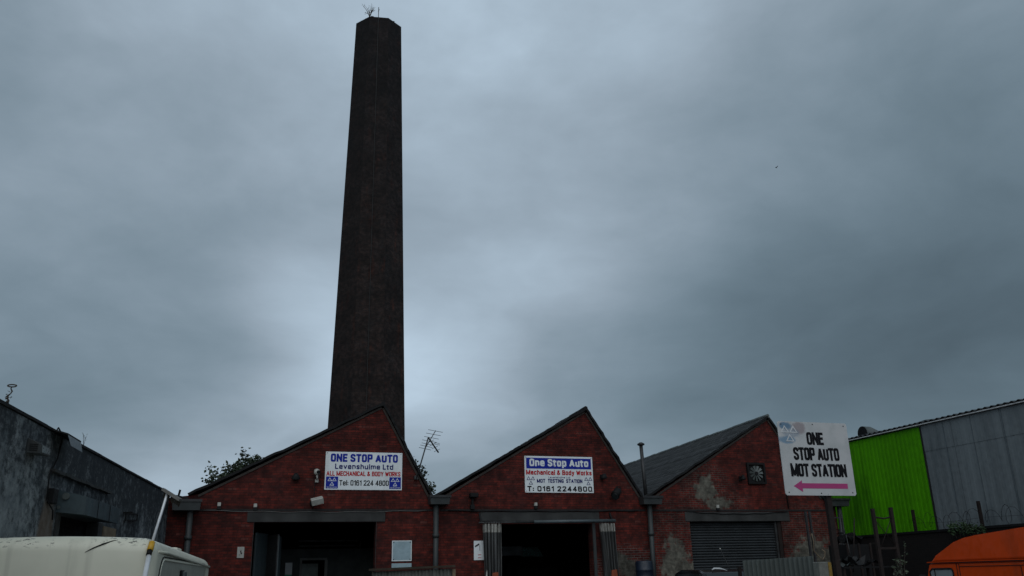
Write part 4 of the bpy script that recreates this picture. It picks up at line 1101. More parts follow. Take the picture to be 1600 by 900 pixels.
# moulded ledge over the door with a ragged edge
lg = MB()
for i in range(12):
    t0 = 7.15 + i * .335; wbox(lg, t0, t0 + .33, 3.47 + rnd.uniform(-.008, .008), 3.515 + rnd.uniform(-.004, .006), .003, .08 + rnd.uniform(-.015, .01))
lg.build('ledge', M['concrete'], lb)

t = thing('security_light', 'louvred grey box light high on the black-streaked wall', 'light', Wp(12.25, 3.6))
bmx = MB(); P = [Wp(12.47, 3.60, .003), Wp(12.02, 3.62, .003), Wp(12.02, 3.60, .22), Wp(12.47, 3.59, .22), Wp(12.47, 3.84, .003), Wp(12.02, 3.82, .003), Wp(12.02, 3.73, .22), Wp(12.47, 3.74, .22)]
bmx.hexa([tuple(p) for p in P]).bevel(0.008, 1).build('housing', M['hopper'], t)
lv = MB()
for i in range(4):
    lv.bar(Wp(12.475, 3.645 + i * .03, .05), Wp(12.475, 3.64 + i * .03, .17), 0.006, 0.012)
lv.build('louvre', M['black'], t)
P = [Wp(12.44, 3.615, .223), Wp(12.05, 3.62, .223), Wp(12.05, 3.62, .229), Wp(12.44, 3.615, .229), Wp(12.44, 3.72, .223), Wp(12.05, 3.715, .223), Wp(12.05, 3.715, .229), Wp(12.44, 3.72, .229)]
MB().hexa([tuple(p) for p in P]).build('lens', plain('dull_lens', (0.13, 0.155, 0.155), 0.3), t)
t2 = thing('metal_flap', 'bent sheet metal flap hanging over the parapet of the black-streaked wall', 'flap', Wp(10.2, 4.1))
fl = MB(); P = [Wp(11.28, 3.89, .31), Wp(10.56, 3.88, .31), Wp(10.60, 4.04, .28), Wp(11.42, 4.05, .28)]
fl.hexa([tuple(p + Vector((0, 0, -.006))) for p in P] + [tuple(p) for p in P]).build('sheet', plain('flap_sheet', (0.14, 0.165, 0.18), 0.45, 0.2, var=0.2, scale=3), t2)
fl = MB(); P = [Wp(11.5, 4.20, -.2), Wp(10.60, 4.20, -.2), Wp(10.60, 4.05, .28), Wp(11.42, 4.06, .28)]
fl.hexa([tuple(p + Vector((0, 0, -.01))) for p in P] + [tuple(p + Vector((0, 0, .015))) for p in P]).build('top_fold', M['black'], t2)
# wall bits: lamp disc, cables, little frame
t = thing('bulkhead_lamp', 'round pale bulkhead lamp on the end of the teal shutter box', 'lamp', Wp(10.53, 3.1, .14))
MB().path([Wp(10.522, 3.115, .14), Wp(10.57, 3.115, .14)], .058, 18).build('lens', M['galv'], t)
MB().path([Wp(10.522, 2.93, .04), Wp(10.55, 2.93, .04)], .03, 12).build('small_lens', M['galv'], t)
t = thing('wall_frame', 'small empty metal frame bracket on the wall past the shutter box', 'bracket', Wp(5.0, 3.1))
fm = MB(); a_, b_, c_, d_ = Wp(5.45, 3.04, .05), Wp(4.25, 3.10, .05), Wp(4.25, 3.25, .05), Wp(5.45, 3.19, .05)
for p, q in ((a_, b_), (b_, c_), (c_, d_), (d_, a_)): fm.bar(p, q, .03)
fm.bar(Wp(5.5, 3.2, 0), Wp(5.5, 3.2, .2), .04); fm.build('frame', M['black'], t)
cb = MB().path([Wp(11.35, 4.12, .07), Wp(11.1, 4.22, .02), Wp(10.95, 4.10, .07), Wp(10.95, 3.7, .03), Wp(11.15, 3.5, .03), Wp(11.25, 3.4, .03), Wp(11.2, 3.0, .03), Wp(10.9, 2.85, .06), Wp(10.85, 2.7, .06)], .012, 6).build('cable', M['black'])
tag(cb, 'black cable looped down the black-streaked wall to the shutter box', 'cable', None)
jb = MB(); wbox(jb, 10.85, 11.1, 2.95, 3.2, .003, .10); jb.bevel(.01, 1); tag(jb.build('junction_box', M['black']), 'black junction box beside the shutter box end', 'box')

# dry weed and twig on the parapet
rr = random.Random(3)
base = Wp(13.44, 4.19, -.05)
t = thing('parapet_weed', 'dry seed-headed weed standing on the near end of the parapet', 'weed', base)
wm = MB(); pts = [base + Vector((.02 * math.sin(i * 1.7) + .008 * i, 0, .036 * i)) for i in range(8)]
wm.path(pts, [.02, .02, .012, .016, .008, .012, .008, .01], 6)
wm.build('stem', M['bark'], t)
lm = MB(); leaves(lm, [(p, None) for p in pts[1:5]], rr, 3, .05, .016)
tp = pts[-1]
lm.path([tp + Vector((.06 * math.cos(a_ * .6), .02 * math.sin(a_ * .6), .022 * math.sin(a_ * .6) + .01)) for a_ in range(11)], .010, 5)
lm.build('seed_head', M['bark'], t)
base = Wp(9.2, 4.19, -.05)
t = thing('parapet_twig', 'sparse thin twig growing on the parapet beside the metal flap', 'weed', base)
wm = MB(); tips = []
for i in range(3):
    grow(wm, base, Vector((-.3 + .35 * i, 0, 1)).normalized(), .16, .004, 1, rr, tips, .5, (1, 2))
wm.build('stem', M['bark'], t)
lm = MB(); leaves(lm, tips[::2], rr, 1, .022, .008); lm.build('leaves', M['leaf'], t)

# plank propped at the corner gutter is part of the cleaning brush (see the pole below)

# ------------------------------------------------------------------ cream caravan
kx = math.atan(0.10)
cv = thing('caravan', 'cream caravan with rounded roof parked along the black-streaked wall', 'caravan', (-1.78, 11.5, 0), -kx)
CW, CL, CHT = 1.20, 6.3, 2.13
m = MB().box(-CW, CW, 0, CL, 0.42, CHT)
bmesh.ops.subdivide_edges(m.bm, edges=m.bm.edges[:], cuts=1, use_grid_fill=True)
bmesh.ops.bevel(m.bm, geom=[e for e in m.bm.edges if len(e.link_faces) == 2 and e.calc_face_angle(0) > 1.0], offset=0.17, segments=7, profile=0.5, affect='EDGES')
bmesh.ops.subdivide_edges(m.bm, edges=[e for e in m.bm.edges if e.calc_length() > .5], cuts=4, use_grid_fill=True)
for v_ in m.bm.verts:
    if v_.co.z > 1.9: v_.co.z += .045 * (1 - (v_.co.x / CW) ** 2) - .10 * max(0, (v_.co.y - .4)) / CL
body = m.build('body', M['cream'], cv, local=True, smooth=True)
# roof pieces
MB().box(-.62, .35, .9, 1.7, CHT + .02, CHT + .065).bevel(.012, 1).build('rooflight', M['cream'], cv, local=True)
MB().box(.72, 1.00, 3.3, 3.8, CHT - .13, CHT + .02).bevel(.03, 2).build('roof_vent', M['cream'], cv, local=True)
# cracked seam at the roof corner
cr = [(.42, -.004, 1.985), (.50, -.004, 2.03), (.60, .010, 2.075), (.70, .05, 2.112), (.80, .09, 2.12)]
cp = MB(); cp.path(cr, [.002, .007, .009, .006, .002], 5); cp.build('seam_crack', M['black'], cv, local=True)
# side awning rail, window surround, pane and lamps (right side)
MB().path([(CW - .01, .17, 1.985), (CW + .012, .8, 1.985), (CW + .012, CL - .2, 1.90)], .020, 6).build('awning_rail', M['cream'], cv, local=True)
def rrect(y0, y1, z0, z1, r, x, n_=6):
    pts = []
    for (cy, cz, a0) in ((y1 - r, z1 - r, 0), (y0 + r, z1 - r, 90), (y0 + r, z0 + r, 180), (y1 - r, z0 + r, 270)):
        for i in range(n_ + 1):
            a_ = R(a0 + 90 * i / n_); pts.append((x, cy + r * math.cos(a_), cz + r * math.sin(a_)))
    return pts
pts = rrect(.35, 5.6, .9, 1.90, .30, CW + .004)
pan = MB(); pan.bm.faces.new([pan.bm.verts.new(p) for p in pts]); pan.bm.faces.new([pan.bm.verts.new((p[0] - .02, p[1], p[2])) for p in pts][::-1])
pan.build('side_panel', M['cream_dull'], cv, local=True)
MB().path(pts + [pts[0]], .014, 6, caps=False).build('panel_seal', M['cream'], cv, local=True)
MB().path([(p[0] + .006, p[1], p[2]) for p in rrect(.31, 5.64, .86, 1.935, .32, CW)] , .008, 5, caps=False).build('rubber_trim', M['black'], cv, local=True)
for yy, zz_, s_ in ((2.35, 1.70, .10), (4.1, 1.60, .09), (5.3, 1.66, .05)):
    b_ = MB().box(CW + .008, CW + .03, yy - s_ * 1.6, yy + s_ * 1.6, zz_ - s_, zz_ + s_).bevel(.008, 1).build('marker_base', M['black'], cv, local=True)
    MB().box(CW + .031, CW + .07, yy - s_ * 1.1, yy + s_ * 1.3, zz_ - s_ * .8, zz_ + s_ * .8).bevel(.012, 2).build('marker_lens', M['galv'], b_, local=True)
pts2 = [(p[2 - 0] if False else 0, 0, 0) for p in pts]
fw = MB(); q_ = rrect(-.85, .85, .95, 1.62, .12, 0)
fw.bm.faces.new([fw.bm.verts.new((p[1], -.012, p[2])) for p in q_]); fw.build('end_window', M['glass'], cv, local=True)
MB().path([(p[1], -.012, p[2]) for p in q_ + [q_[0]]], .018, 6, caps=False).build('window_seal', M['black'], cv, local=True)
MB().path([(-CW + .2, -.006, .70), (CW - .2, -.006, .70)], .012, 6).build('trim_strip', M['sign_white'], cv, local=True)
for xx in (-1.05, .85):
    for yy in (2.7, 3.5):
        MB().path([(xx, yy, .33), (xx + .2, yy, .33)], .33, 18).build('wheel', M['black'], cv, local=True)

# ------------------------------------------------------------------ telescopic cleaning pole
t = thing('telescopic_pole', 'aluminium telescopic pole with yellow grip leaning against the caravan', 'pole', (-.77, 10.3, 0))
pa, pb, pc, pd = Vector((-.768, 10.25, .02)), Vector((-.657, 11.35, 1.99)), Vector((-.645, 11.42, 2.085)), Vector((-.551, 11.75, 2.67))
MB().path([pa, pb], .027, 10).build('lower_tube', M['alu'], t)
MB().path([pb - (pc - pb) * .55, pb - (pc - pb) * .02], .031, 10).build('clamp', M['black'], t)
MB().path([pb, pc], .036, 12).build('grip', M['yellow'], t)
MB().path([pc, pd, pd + Vector((.0, .02, .05))], .017, 10).build('upper_tube', M['alu'], t)
hd = MB(); a_, b_ = Vector((-.600, 11.75, 2.735)), Vector((-.385, 11.70, 2.60))
hd.bar(a_, b_, .12, .035); hd.build('brush_head', plain('worn_grey_plastic', (0.16, 0.155, 0.14), 0.7, var=0.3, scale=9), t)
bs = MB()
for i in range(26):
    p = a_.lerp(b_, (i + .5) / 26); bs.bar(p + Vector((.008, .02, -.015)), p + Vector((rnd.uniform(-.02, .01), .09, -.075)), .009)
bs.build('bristles', M['bark'], t)

# ------------------------------------------------------------------ industrial shed on the right
SX = 24.0
sd_ = thing('metal_shed', 'tall corrugated shed, half lime green and half grey', 'shed', (SX, 26, 0))
def corrugated(y0, y1, z0, z1, pitch, depth, x, duty=.5):
    m = MB(); prof = []; yy = y0
    while yy < y1:
        for s_, o in ((0, 0), (.34, 0), (.46, depth), (.88, depth), (1.0, 0)):
            if yy + s_ * pitch <= y1 + 1e-6: prof.append((yy + s_ * pitch, o + .006 * (int((yy - y0) / 1.0) % 2)))
        yy += pitch
    for a, b_ in zip(prof, prof[1:]):
        if b_[0] - a[0] > 1e-6:
            m.quad([(x - a[1], a[0], z0), (x - b_[1], b_[0], z0), (x - b_[1], b_[0], z1), (x - a[1], a[0], z1)])
    return m
YS = 24.68
corrugated(YS, 37.5, 2.55, 6.40, .20, .010, SX).build('green_cladding', M['green_clad'], sd_)
gm = corrugated(12.0, YS - .012, 2.55, 5.52, .34, .006, SX); g1 = gm.build('grey_cladding', M['grey_clad'], sd_)
gm = corrugated(12.0, YS - .012, 5.50, 6.42, .34, .006, SX - .012); gm.build('grey_cladding', M['grey_clad'], sd_)
joint_mat = plain('panel_joint_strip', (0.085, 0.11, 0.125), 0.6)
for yy in (23.55, 22.35, 21.1, 19.9, 17.5, 15.1):
    MB().box(SX - .030, SX - .022, yy, yy + .022, 2.6, 6.40).build('panel_joint', joint_mat, g1)
MB().box(SX + .01, SX + .18, 12.0, 37.5, 0, 6.38).build('inner_wall', M['brick_inner'], sd_)
MB().box(SX + .19, SX + 16, 37.3, 37.5, 0, 6.4).build('end_wall', M['grey_clad'], sd_)
MB().box(SX + .19, SX + 16, 12.0, 12.2, 0, 6.4).build('end_wall', M['grey_clad'], sd_)
# roof sheets: wavy edge over a white filler
rf = MB(); pit = .26; yy = 12.0; n_ = int((37.6 - 12) / (pit / 6))
for i in range(n_):
    ya, yb = 12.0 + i * pit / 6, 12.0 + (i + 1) * pit / 6
    za, zb_ = .028 * math.cos(2 * math.pi * ya / pit), .028 * math.cos(2 * math.pi * yb / pit)
    top_, rise = 6.50, 1.1
    for h in (0, .022):
        rf.quad([(SX - .14, ya, top_ + za + h), (SX - .14, yb, top_ + zb_ + h), (SX + 12, yb, top_ + rise + zb_ + h), (SX + 12, ya, top_ + rise + za + h)])
    rf.quad([(SX - .14, ya, top_ + za), (SX - .14, yb, top_ + zb_), (SX - .14, yb, top_ + zb_ + .022), (SX - .14, ya, top_ + za + .022)])
rfo = rf.build('roof', M['dark_metal'], sd_)
MB().box(SX - .125, SX - .02, 12.0, 37.5, 6.435, 6.468).build('eave_filler', M['eave'], sd_)
t = thing('roof_duct', 'curved grey ventilation duct on the roof over the green cladding', 'duct', (24.6, 27.9, 6.5))
dp = MB(); dp.path([(24.35, 28.0, 6.70), (24.65, 28.0, 6.70), (25.0, 27.9, 6.5)], .28, 18, caps=False); dp.build('pipe', M['galv'], t)
MB().path([(24.345, 28.0, 6.70), (24.40, 28.0, 6.70)], .275, 16).build('opening', M['black'], t)
t = MB().hexa([(24.3, 24.5, 6.52), (24.9, 24.5, 6.55), (24.9, 25.7, 6.55), (24.3, 25.7, 6.52), (24.3, 24.6, 6.66), (24.9, 24.6, 6.72), (24.9, 25.5, 6.62), (24.3, 25.5, 6.60)]).build('roof_hatch', M['dark_metal']); tag(t, 'low dark hatch on the shed roof where green meets grey', 'hatch')

# boundary wall, posts and coils of wire
bw = thing('boundary_wall', 'dark brick boundary wall under the shed cladding', 'wall', (23.5, 24, 0))
MB().box(23.42, 23.72, 11.5, 31, 0, 2.70).build('brickwork', M['brick_dark'], bw)
MB().box(23.38, 23.76, 11.5, 31, 2.703, 2.78).build('coping', M['black'], bw)
def wpost(y, h, label, lean=0.0):
    t = MB().bar((23.58, y, 2.4), (23.58 + lean, y, 2.78 + h), .085).build('wire_post', M['rust']); return tag(t, label, 'post', 'posts along the boundary wall')
wpost(25.2, .74, 'rusty wire post standing in front of the green cladding'); wpost(22.3, .80, 'rusty wire post standing out of the bush before the grey cladding'); wpost(20.1, .55, 'rusty wire post above the roof of the orange van')
def coil(y0, y1, label, seed):
    rr = random.Random(seed); m = MB(); pts = []; n_ = int((y1 - y0) / .045)
    turns = (y1 - y0) / .42
    for i in range(n_ + 1):
        s_ = i / n_; a_ = s_ * turns * 6.283; r_ = .23 + .07 * math.sin(s_ * 23 + seed)
        pts.append((23.58 + r_ * .55 * math.cos(a_), y0 + (y1 - y0) * s_ + .13 * math.sin(a_ * .5), 3.06 + .05 * math.sin(s_ * 9) + r_ * math.sin(a_)))
    m.path(pts, .006, 4); m.path([(23.58, y0, 3.05), (23.58, (y0 + y1) / 2, 3.01), (23.58, y1, 3.06)], .005, 4)
    for i in range(0, n_, 4):
        p = Vector(pts[i]); d_ = Vector((rr.uniform(-1, 1), rr.uniform(-1, 1), rr.uniform(-1, 1))).normalized() * .028
        m.path([p - d_, p + d_], .004, 3)
    return tag(m.build('barbed_wire', M['black']), label, 'barbed wire', 'coils of barbed wire on the boundary wall')
coil(22.4, 25.1, 'barbed wire coil between the green cladding post and the bush', 1); coil(17.5, 22.2, 'barbed wire coil running above the orange van', 2)

rr = random.Random(9)
t = thing('wall_bush', 'green bush growing on the boundary wall before the grey cladding', 'bush', (23.2, 22.6, 2.5))
tm = MB(); tips = []
for i in range(9):
    grow(tm, Vector((23.25, 22.0 + i * .16, 2.45)), Vector((-.2, rr.uniform(-.7, .7), .9)).normalized(), .30, .012, 1, rr, tips, .6, (2, 3))
tm.build('stems', M['bark'], t); lm = MB(); leaves(lm, tips, rr, 6, .085, .06); lm.build('leaves', M['leaf_green'], t)
rr = random.Random(14)
t = thing('tall_weed', 'tall leafy weed with a drooping spike beside the orange van', 'weed', (15.35, 17.0, 0))
tm = MB(); tips = []
for i, (dx_, dz_, L_) in enumerate(((.32, 1, 2.05), (-.05, 1, 1.75), (.12, 1, 1.8), (-.14, 1, 1.62))):
    pts = [Vector((15.25 + .03 * i, 17 + .05 * i, 0)) + Vector((dx_ * .8 * (s_ ** 2.2), 0, L_ * s_)) for s_ in [j / 12 for j in range(13)]]
    tm.path(pts, [.012 * (1 - .7 * j / 12) for j in range(13)], 5)
    for p in pts[5:]: tips += [(p, None)] * 2
tm.build('stems', M['bark'], t); lm = MB(); leaves(lm, tips, rr, 3, .085, .028); lm.build('leaves', plain('grey_green_leaf', (0.055, 0.075, 0.045), 0.7, var=0.5, scale=6), t)

# ------------------------------------------------------------------ yard clutter between the workshops and the shed
t = thing('steel_rack', 'rusty steel rack frame with crossed wire braces before the green cladding', 'rack', (15.9, 18, 0))
for xx, zt in ((15.60, 3.0), (16.16, 3.03)):
    MB().bar((xx, 18, 0), (xx, 18, zt), .085, .07).build('upright', M['rust'], t)
MB().path([(15.60, 18, 2.80), (15.9, 18, 2.76), (16.16, 18, 2.80)], .02, 6).build('crossbar', M['rust'], t)
MB().path([(15.62, 18.0, 2.74), (16.14, 18.0, 2.10)], .010, 5).build('brace', M['rust'], t)
MB().path([(16.14, 18.03, 2.74), (15.70, 18.03, 2.05)], .010, 5).build('brace', M['rust'], t)
for zz_ in (2.05, 1.2):
    MB().bar((15.60, 18, zz_), (16.16, 18, zz_), .05).build('crossbar', M['rust'], t)
t = thing('slotted_upright', 'pair of slotted steel uprights standing beside the corrugated sheet', 'upright', (12.15, 16, 0))
for xx in (12.09, 12.19):
    a_ = MB().bar((xx, 16, 0), (xx, 16, 2.78), .045, .035).build('bar', M['dark_metal'], t)
    sl = MB()
    for i in range(24): sl.box(xx - .008, xx + .008, 15.978, 15.981, 1.45 + i * .055, 1.475 + i * .055)
    sl.build('slots', M['steel'], a_)
t = thing('angle_stand', 'grey steel stand standing in the gap beneath the last hopper', 'frame', (19.2, 24, 0))
for xx, zb_ in ((18.98, 0), (19.52, 0)):
    MB().bar((xx, 24, 0), (xx, 24, 3.30), .05).build('upright', M['steel'], t)
for zz_ in (3.18, 2.36, 1.5): MB().bar((18.98, 24, zz_), (19.52, 24, zz_), .04).build('crossbar', M['steel'], t)
t = thing('timber_gate', 'dark plank gate closing the gap between workshop and shed', 'gate', (22.8, 29, 0))
gm = MB(); rr = random.Random(4)
for i in range(9): gm.box(22.2 + i * .14, 22.2 + i * .14 + .13, 29, 29.04, 0, 3.05 + rr.uniform(-.05, .05))
gm.build('boards', M['brick_inner'], t)
MB().box(22.15, 23.4, 29.05, 29.1, 1.9, 2.0).build('rail', M['rust'], t)
t = thing('marker_post', 'short pale concrete post with a yellow edge', 'post', (11.57, 15, 0))
MB().box(11.42, 11.64, 14.9, 15.1, 0, 1.735).bevel(.012, 1).build('post', plain('grubby_white_concrete', (0.16, 0.165, 0.145), 0.85, var=0.3, scale=6), t)
MB().box(11.642, 11.715, 14.905, 15.095, 0, 1.725).build('yellow_edge', plain('worn_yellow', (0.22, 0.14, 0.02), 0.6, var=0.3, scale=8), t)
dc = MB(); dc.path([(11.42, 15, 2.28), (11.44, 15, 2.12), (11.42, 15, 1.95), (11.50, 15, 1.86), (11.60, 15, 1.78), (11.66, 15, 1.84), (11.68, 15, 1.93), (11.62, 15, 1.97)], .012, 6)
tag(dc.build('dry_branch', M['wood']), 'pale bent dry branch sticking up from the yellow-edged post', 'branch')

rr = random.Random(31)
def crumple(name, cx, cy, cz, w_, d_, h_, mat, label, cat, seed):
    rr = random.Random(seed); m = MB(); n_ = 7; g_ = [[None] * n_ for _ in range(n_)]
    for i in range(n_):
        for j in range(n_):
            g_[i][j] = m.bm.verts.new((cx + (i / (n_ - 1) - .5) * w_ + rr.uniform(-.04, .04), cy + (j / (n_ - 1) - .5) * d_, cz + rr.uniform(-.5, .5) * h_ + .3 * h_ * math.sin(i * 1.1 + seed)))
    for i in range(n_ - 1):
        for j in range(n_ - 1): m.bm.faces.new((g_[i][j], g_[i + 1][j], g_[i + 1][j + 1], g_[i][j + 1]))
    ret = bmesh.ops.solidify(m.bm, geom=m.bm.faces[:], thickness=.012)
    return tag(m.build(name, mat), label, cat)
t = thing('storage_rack', 'low dark steel shelf heaped with scrap beside the rusty rack', 'shelf', (16.5, 20, 0))
for xx in (15.7, 17.3):
    for yy in (19.5, 20.5): MB().bar((xx, yy, 0), (xx, yy, 1.62), .06).build('leg', M['rust'], t)
MB().box(15.65, 17.35, 19.45, 20.55, 1.60, 1.64).build('shelf_board', M['black'], t)
crumple('crumpled_panel', 16.35, 20.0, 1.78, .55, .6, .22, M['steel'], 'crumpled pale metal panel on the scrap shelf', 'scrap', 1)
crumple('torn_bumper', 16.85, 20.1, 1.74, .7, .35, .14, M['black'], 'black torn car bumper on the scrap shelf', 'scrap', 2)
crumple('bent_sheet', 15.95, 19.9, 1.69, .45, .5, .10, M['galv'], 'small bent bright sheet at the end of the scrap shelf', 'scrap', 3)
crumple('dark_tarpaulin', 17.6, 21.5, 2.45, .75, .6, .30, M['black'], 'dark tarpaulin bundle heaped before the green cladding', 'tarpaulin', 4)
t = thing('scrap_crate', 'tall dark crate under the tarpaulin bundle', 'crate', (17.6, 21.5, 0))
MB().box(17.2, 18.0, 21.1, 21.9, 0, 2.25).build('box', M['black'], t)
for xx in (17.2, 17.6, 18.0): MB().box(xx - .03, xx + .03, 21.07, 21.098, 0, 2.28).build('batten', M['rust'], t)
t = MB().path([(17.05, 20.8, 1.5), (17.35, 20.8, 2.95)], .018, 6).build('leaning_rod', M['rust']); tag(t, 'thin rusty rod leaning against the tarpaulin crate', 'rod')
t = MB().path([(16.9, 20.6, 1.6), (16.82, 20.6, 2.5)], .012, 6).build('leaning_rod', M['steel']); tag(t, 'thin grey rod standing left of the leaning rusty rod', 'rod')

# corrugated sheet screen
def wavy(p0, p1, z0a, z1a, z1b, pitch, amp, th=.006):
    p0, p1 = Vector(p0), Vector(p1); L_ = (p1 - p0).length; d_ = (p1 - p0) / L_; nn = Vector((d_.y, -d_.x, 0)); m = MB()
    n_ = int(L_ / pitch * 10); prev = None
    for i in range(n_ + 1):
        s_ = i / n_; o = nn * amp * math.sin(2 * math.pi * s_ * L_ / pitch); b_ = p0 + d_ * L_ * s_ + o; zt = z1a + (z1b - z1a) * s_
        cur = ((b_.x, b_.y, z0a), (b_.x, b_.y, zt))
        if prev:
            f_ = m.quad([prev[0], cur[0], cur[1], prev[1]]); f_.smooth = True
        prev = cur
    bmesh.ops.remove_doubles(m.bm, verts=m.bm.verts, dist=1e-5)
    bmesh.ops.solidify(m.bm, geom=m.bm.faces[:], thickness=th)
    return m
t = thing('corrugated_screen', 'upright corrugated iron sheet standing before the shutter', 'screen', (11.5, 16.3, 0))
wavy((11.05, 17.0, 0), (11.85, 15.6, 0), .02, 1.815, 1.862, .105, .022).build('sheet', plain('weathered_tin', (0.060, 0.070, 0.066), 0.75, var=0.25, scale=3, streak=True, dirt=(0.03, 0.035, 0.03), spec=0.2), t)
MB().bar((11.02, 17.1, .0), (11.02, 17.1, 1.70), .06).build('post', M['rust'], t); MB().bar((11.9, 15.7, .0), (11.9, 15.7, 1.80), .06).build('post', M['rust'], t)

# boarded fence beneath the pale notices
t = thing('tin_fence', 'low corrugated tin fence with a brown timber top rail', 'fence', (4.6, 21, 0))
wavy((3.90, 22.4, 0), (5.30, 20.0, 0), .02, 1.80, 1.81, .12, .018).build('sheet', plain('dirty_tin', (0.075, 0.078, 0.07), 0.7, var=0.4, scale=5, streak=True, dirt=(0.03, 0.03, 0.025), dirt_amt=.8), t)
MB().bar((3.84, 22.42, 1.845), (5.33, 19.93, 1.86), .09, .05).build('top_rail', plain('brown_rail', (0.045, 0.034, 0.022), 0.8, var=0.4, scale=6), t)
for p in ((3.95, 22.5), (5.36, 20.08)): MB().bar((p[0], p[1], 0), (p[0], p[1], 1.80), .08).build('post', M['wood'], t)

# blue drums stacked two high on a pallet
t = thing('pallet', 'wooden pallet under the blue drums', 'pallet', (13.5, 26.5, 0))
pl = MB()
for i in range(6): pl.box(12.95 + i * .19, 13.07 + i * .19, 26.0, 27.0, .12, .145)
pl.build('top_boards', M['wood'], t)
pl = MB()
for yy in (26.0, 26.45, 26.9): pl.box(12.95, 14.02, yy, yy + .1, 0, .118)
pl.build('bearers', M['wood'], t)
def drum(z, label):
    t = thing('blue_drum', label, 'drum', (13.5, 26.5, z), 0, 'blue drums by the drainpipe')
    MB().lathe([(.26, 0), (.285, .03), (.285, .30), (.297, .32), (.285, .34), (.285, .60), (.297, .62), (.285, .64), (.285, .86), (.265, .905), (.25, .91)], 0, 0, 24).build('body', M['blue_drum'], t, local=True)
    MB().lathe([(.05, .911), (.05, .93), (.03, .935)], .13, 0, 10).build('bung', M['black'], t, local=True)
    return t
drum(.146, 'lower blue plastic drum, standing on the pallet'); drum(1.083, 'upper blue plastic drum beside the drainpipe under the flue')

# dark car parked before the shutter
cr_ = thing('parked_car', 'dark tall car parked between the blue drum and the corrugated sheet', 'car', (14.5, 23.6, 0), R(-8))
prof = [(-2.1, .35), (-2.12, .80), (-2.0, .98), (-1.05, 1.10), (-.45, 1.58), (-.15, 1.66), (1.2, 1.68), (1.75, 1.60), (2.1, 1.05), (2.15, .55), (2.1, .35)]
m = MB().prism([(y_, z_) for y_, z_ in prof], -.86, .86, 'x')
for v_ in m.bm.verts:
    if v_.co.z > 1.2: v_.co.x *= .84
m.bevel(.06, 3).build('body', plain('black_car_paint', (0.010, 0.011, 0.012), 0.15, var=0.1), cr_, local=True, smooth=False)
MB().hexa([(-.74, -1.06, 1.13), (.74, -1.06, 1.13), (.74, -1.03, 1.11), (-.74, -1.03, 1.11), (-.64, -.50, 1.565), (.64, -.50, 1.565), (.64, -.47, 1.545), (-.64, -.47, 1.545)]).build('windscreen', M['glass'], cr_, local=True)
for sx in (-1, 1):
    MB().hexa([(sx * .83, -.75, 1.12), (sx * .85, -.75, 1.12), (sx * .85, 1.7, 1.12), (sx * .83, 1.7, 1.12), (sx * .735, -.30, 1.55), (sx * .755, -.30, 1.55), (sx * .755, 1.45, 1.55), (sx * .735, 1.45, 1.55)]).build('side_window', M['glass'], cr_, local=True)
    for yy in (-1.35, 1.35):
        w_ = MB().path([(sx * .66, yy, .33), (sx * .88, yy, .33)], .33, 20).build('wheel', M['black'], cr_, local=True)
        MB().path([(sx * .885, yy, .33), (sx * .90, yy, .33)], .2, 14).build('rim', M['steel'], w_, local=True)
    MB().box(sx * .62 - .13, sx * .62 + .13, -2.14, -2.08, .72, .86).bevel(.02, 1).build('headlight', M['glass_pale'], cr_, local=True)
MB().path([(-.40, -.40, 1.655), (-.30, -.34, 1.69), (-.10, -.32, 1.685), (.10, -.36, 1.63)], [.008, .026, .026, .008], 8).build('roof_highlight', plain('painted_highlight', (0.55, 0.57, 0.58), 0.2, var=0.1), cr_, local=True)  # white sliver modelled as the bright highlight on the dark roof
aer = MB().path([(.62, .6, 1.66), (.50, .9, 2.27)], .010, 6).build('aerial', M['steel'], cr_, local=True)
MB().path([(.505, .89, 2.25), (.495, .91, 2.29)], .020, 6).build('aerial_tip', M['white_box'], aer, local=True)

# ------------------------------------------------------------------ orange van
vz = math.radians(14)
F = Vector((14.2, 15.0, 0))
# local frame: +Y points to the van's front (away from the camera), +X to its far side; the near (left) side is x = 0
vn = thing('orange_van', 'orange high-roof van parked by the dark boundary wall', 'van', F, -vz)
VW = 1.75
def vside(pts, x0, x1): return MB().prism(pts, x0, x1, 'x')
low = [(-4.9, .45), (.55, .45), (.62, .75), (.45, 1.00), (.20, 1.08), (-.02, 1.58), (-.05, 1.66), (-4.9, 1.66)]
vside(low, 0, VW).bevel(.04, 2).build('body', M['orange_van'], vn, local=True)
hi = [(-4.85, 1.675), (-.02, 1.675), (-.30, 1.80), (-1.0, 2.045), (-1.35, 2.11), (-1.75, 2.145), (-3.2, 2.215), (-4.75, 2.27), (-4.85, 2.22)]
m = vside(hi, .01, VW - .01)
for v_ in m.bm.verts:
    if v_.co.z > 1.7:
        k_ = (v_.co.z - 1.675) / .55
        v_.co.x = VW / 2 + (v_.co.x - VW / 2) * (1 - .045 * k_)
m.bevel(.055, 4).build('high_roof', M['orange_van'], vn, local=True, smooth=False)
MB().box(-.022, .012, -4.85, -.02, 1.652, 1.682).build('rain_gutter', M['orange_seam'], vn, local=True)
MB().box(-.030, -.0225, -4.85, -.02, 1.672, 1.688).build('gutter_lip', M['orange_van'], vn, local=True)
# mouldings on the high roof side
for za in (1.85, 2.0):
    mm = MB(); mm.bar((.028 + (za - 1.675) * .16, -4.7, za + .05), (.028 + (za - 1.675) * .16, -2.0, za), .02, .016); mm.bevel(.005, 1).build('roof_rib', M['orange_van'], vn, local=True)
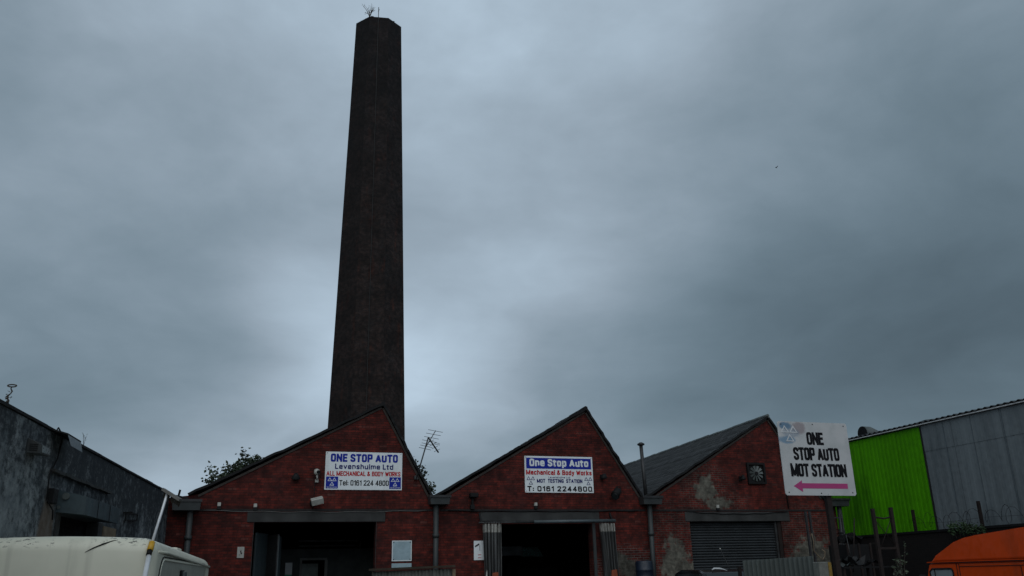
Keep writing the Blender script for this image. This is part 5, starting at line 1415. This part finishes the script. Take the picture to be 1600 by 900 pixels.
# cab door, its window and the pillar
pts = [(-.10, 1.02), (-.90, 1.02), (-.90, 1.50), (-.86, 1.545), (-.82, 1.55), (-.16, 1.55), (-.06, 1.50)]
cd = MB().prism([(y_, z_) for y_, z_ in ((-.02, .55), (-1.02, .55), (-1.02, 1.625), (-.05, 1.625))], -.006, -.0005, 'x').build('cab_door', M['orange_van'], vn, local=True)
wn = MB().prism(pts, -.012, -.0065, 'x').build('window', M['glass_pale'], cd, local=True)
p3 = [(-.014, a_, b_) for a_, b_ in pts]
MB().path(p3 + [p3[0]], .018, 6, caps=False).build('window_seal', M['black'], wn, local=True)
MB().path([(-.014, -.26, 1.03), (-.014, -.24, 1.55)], .014, 6).build('quarter_bar', M['black'], wn, local=True)
sm_ = MB(); sm_.bar((-.004, -1.035, .5), (-.004, -1.035, 1.64), .012, .014); sm_.bar((-.004, -1.12, .5), (-.004, -1.12, 1.64), .010, .014); sm_.bar((-.004, -1.14, 1.585), (-.004, -4.7, 1.585), .012, .012)
sm_.bar((-.004, -3.0, .5), (-.004, -3.0, 1.58), .010, .014)
sm_.build('panel_seam', M['orange_seam'], vn, local=True)
hx = [(VW * .06, .16, 1.14), (VW * .94, .16, 1.14), (VW * .94, .20, 1.14), (VW * .06, .20, 1.14), (VW * .08, -.025, 1.56), (VW * .92, -.025, 1.56), (VW * .92, .015, 1.56), (VW * .08, .015, 1.56)]
MB().hexa(hx).build('windscreen', M['glass'], vn, local=True)
mi = MB().box(-.20, -.06, .02, .08, 1.22, 1.44).bevel(.02, 1).build('wing_mirror', M['black'], vn, local=True)
for yy in (-3.9, -.45):
    for xx in (.0, VW - .2):
        w_ = MB().path([(xx - .01, yy, .33), (xx + .21, yy, .33)], .33, 20).build('wheel', M['black'], vn, local=True)
for zz_ in (2.02, 1.92):
    MB().path([(.070, -1.28, zz_), (.040, -1.28, zz_)], .016, 8).build('rivet', M['black'], vn, local=True)
MB().box(.2, .5, .60, .66, .80, .95).bevel(.02, 1).build('headlight', M['glass_pale'], vn, local=True)
MB().box(VW - .5, VW - .2, .60, .66, .80, .95).bevel(.02, 1).build('headlight', M['glass_pale'], vn, local=True)

# ------------------------------------------------------------------ a bird far up
b_ = Vector((47.0, 60, 37.0))
m = MB(); m.path([b_ + Vector((-.10, 0, 0)), b_ + Vector((-.05, 0, .01)), b_ + Vector((.06, 0, 0)), b_ + Vector((.12, 0, -.01))], [.008, .035, .03, .008], 8)
for s_ in (-1, 1):
    m.hexa([tuple(b_ + Vector(p)) for p in ((-.04, 0, 0), (.05, 0, 0), (.10, s_ * .2, .10), (.05, s_ * .2, .10), (-.04, 0, .012), (.05, 0, .012), (.10, s_ * .2, .112), (.05, s_ * .2, .112))])
tag(m.build('bird', M['black']), 'tiny dark bird flying alone in the grey sky', 'bird')
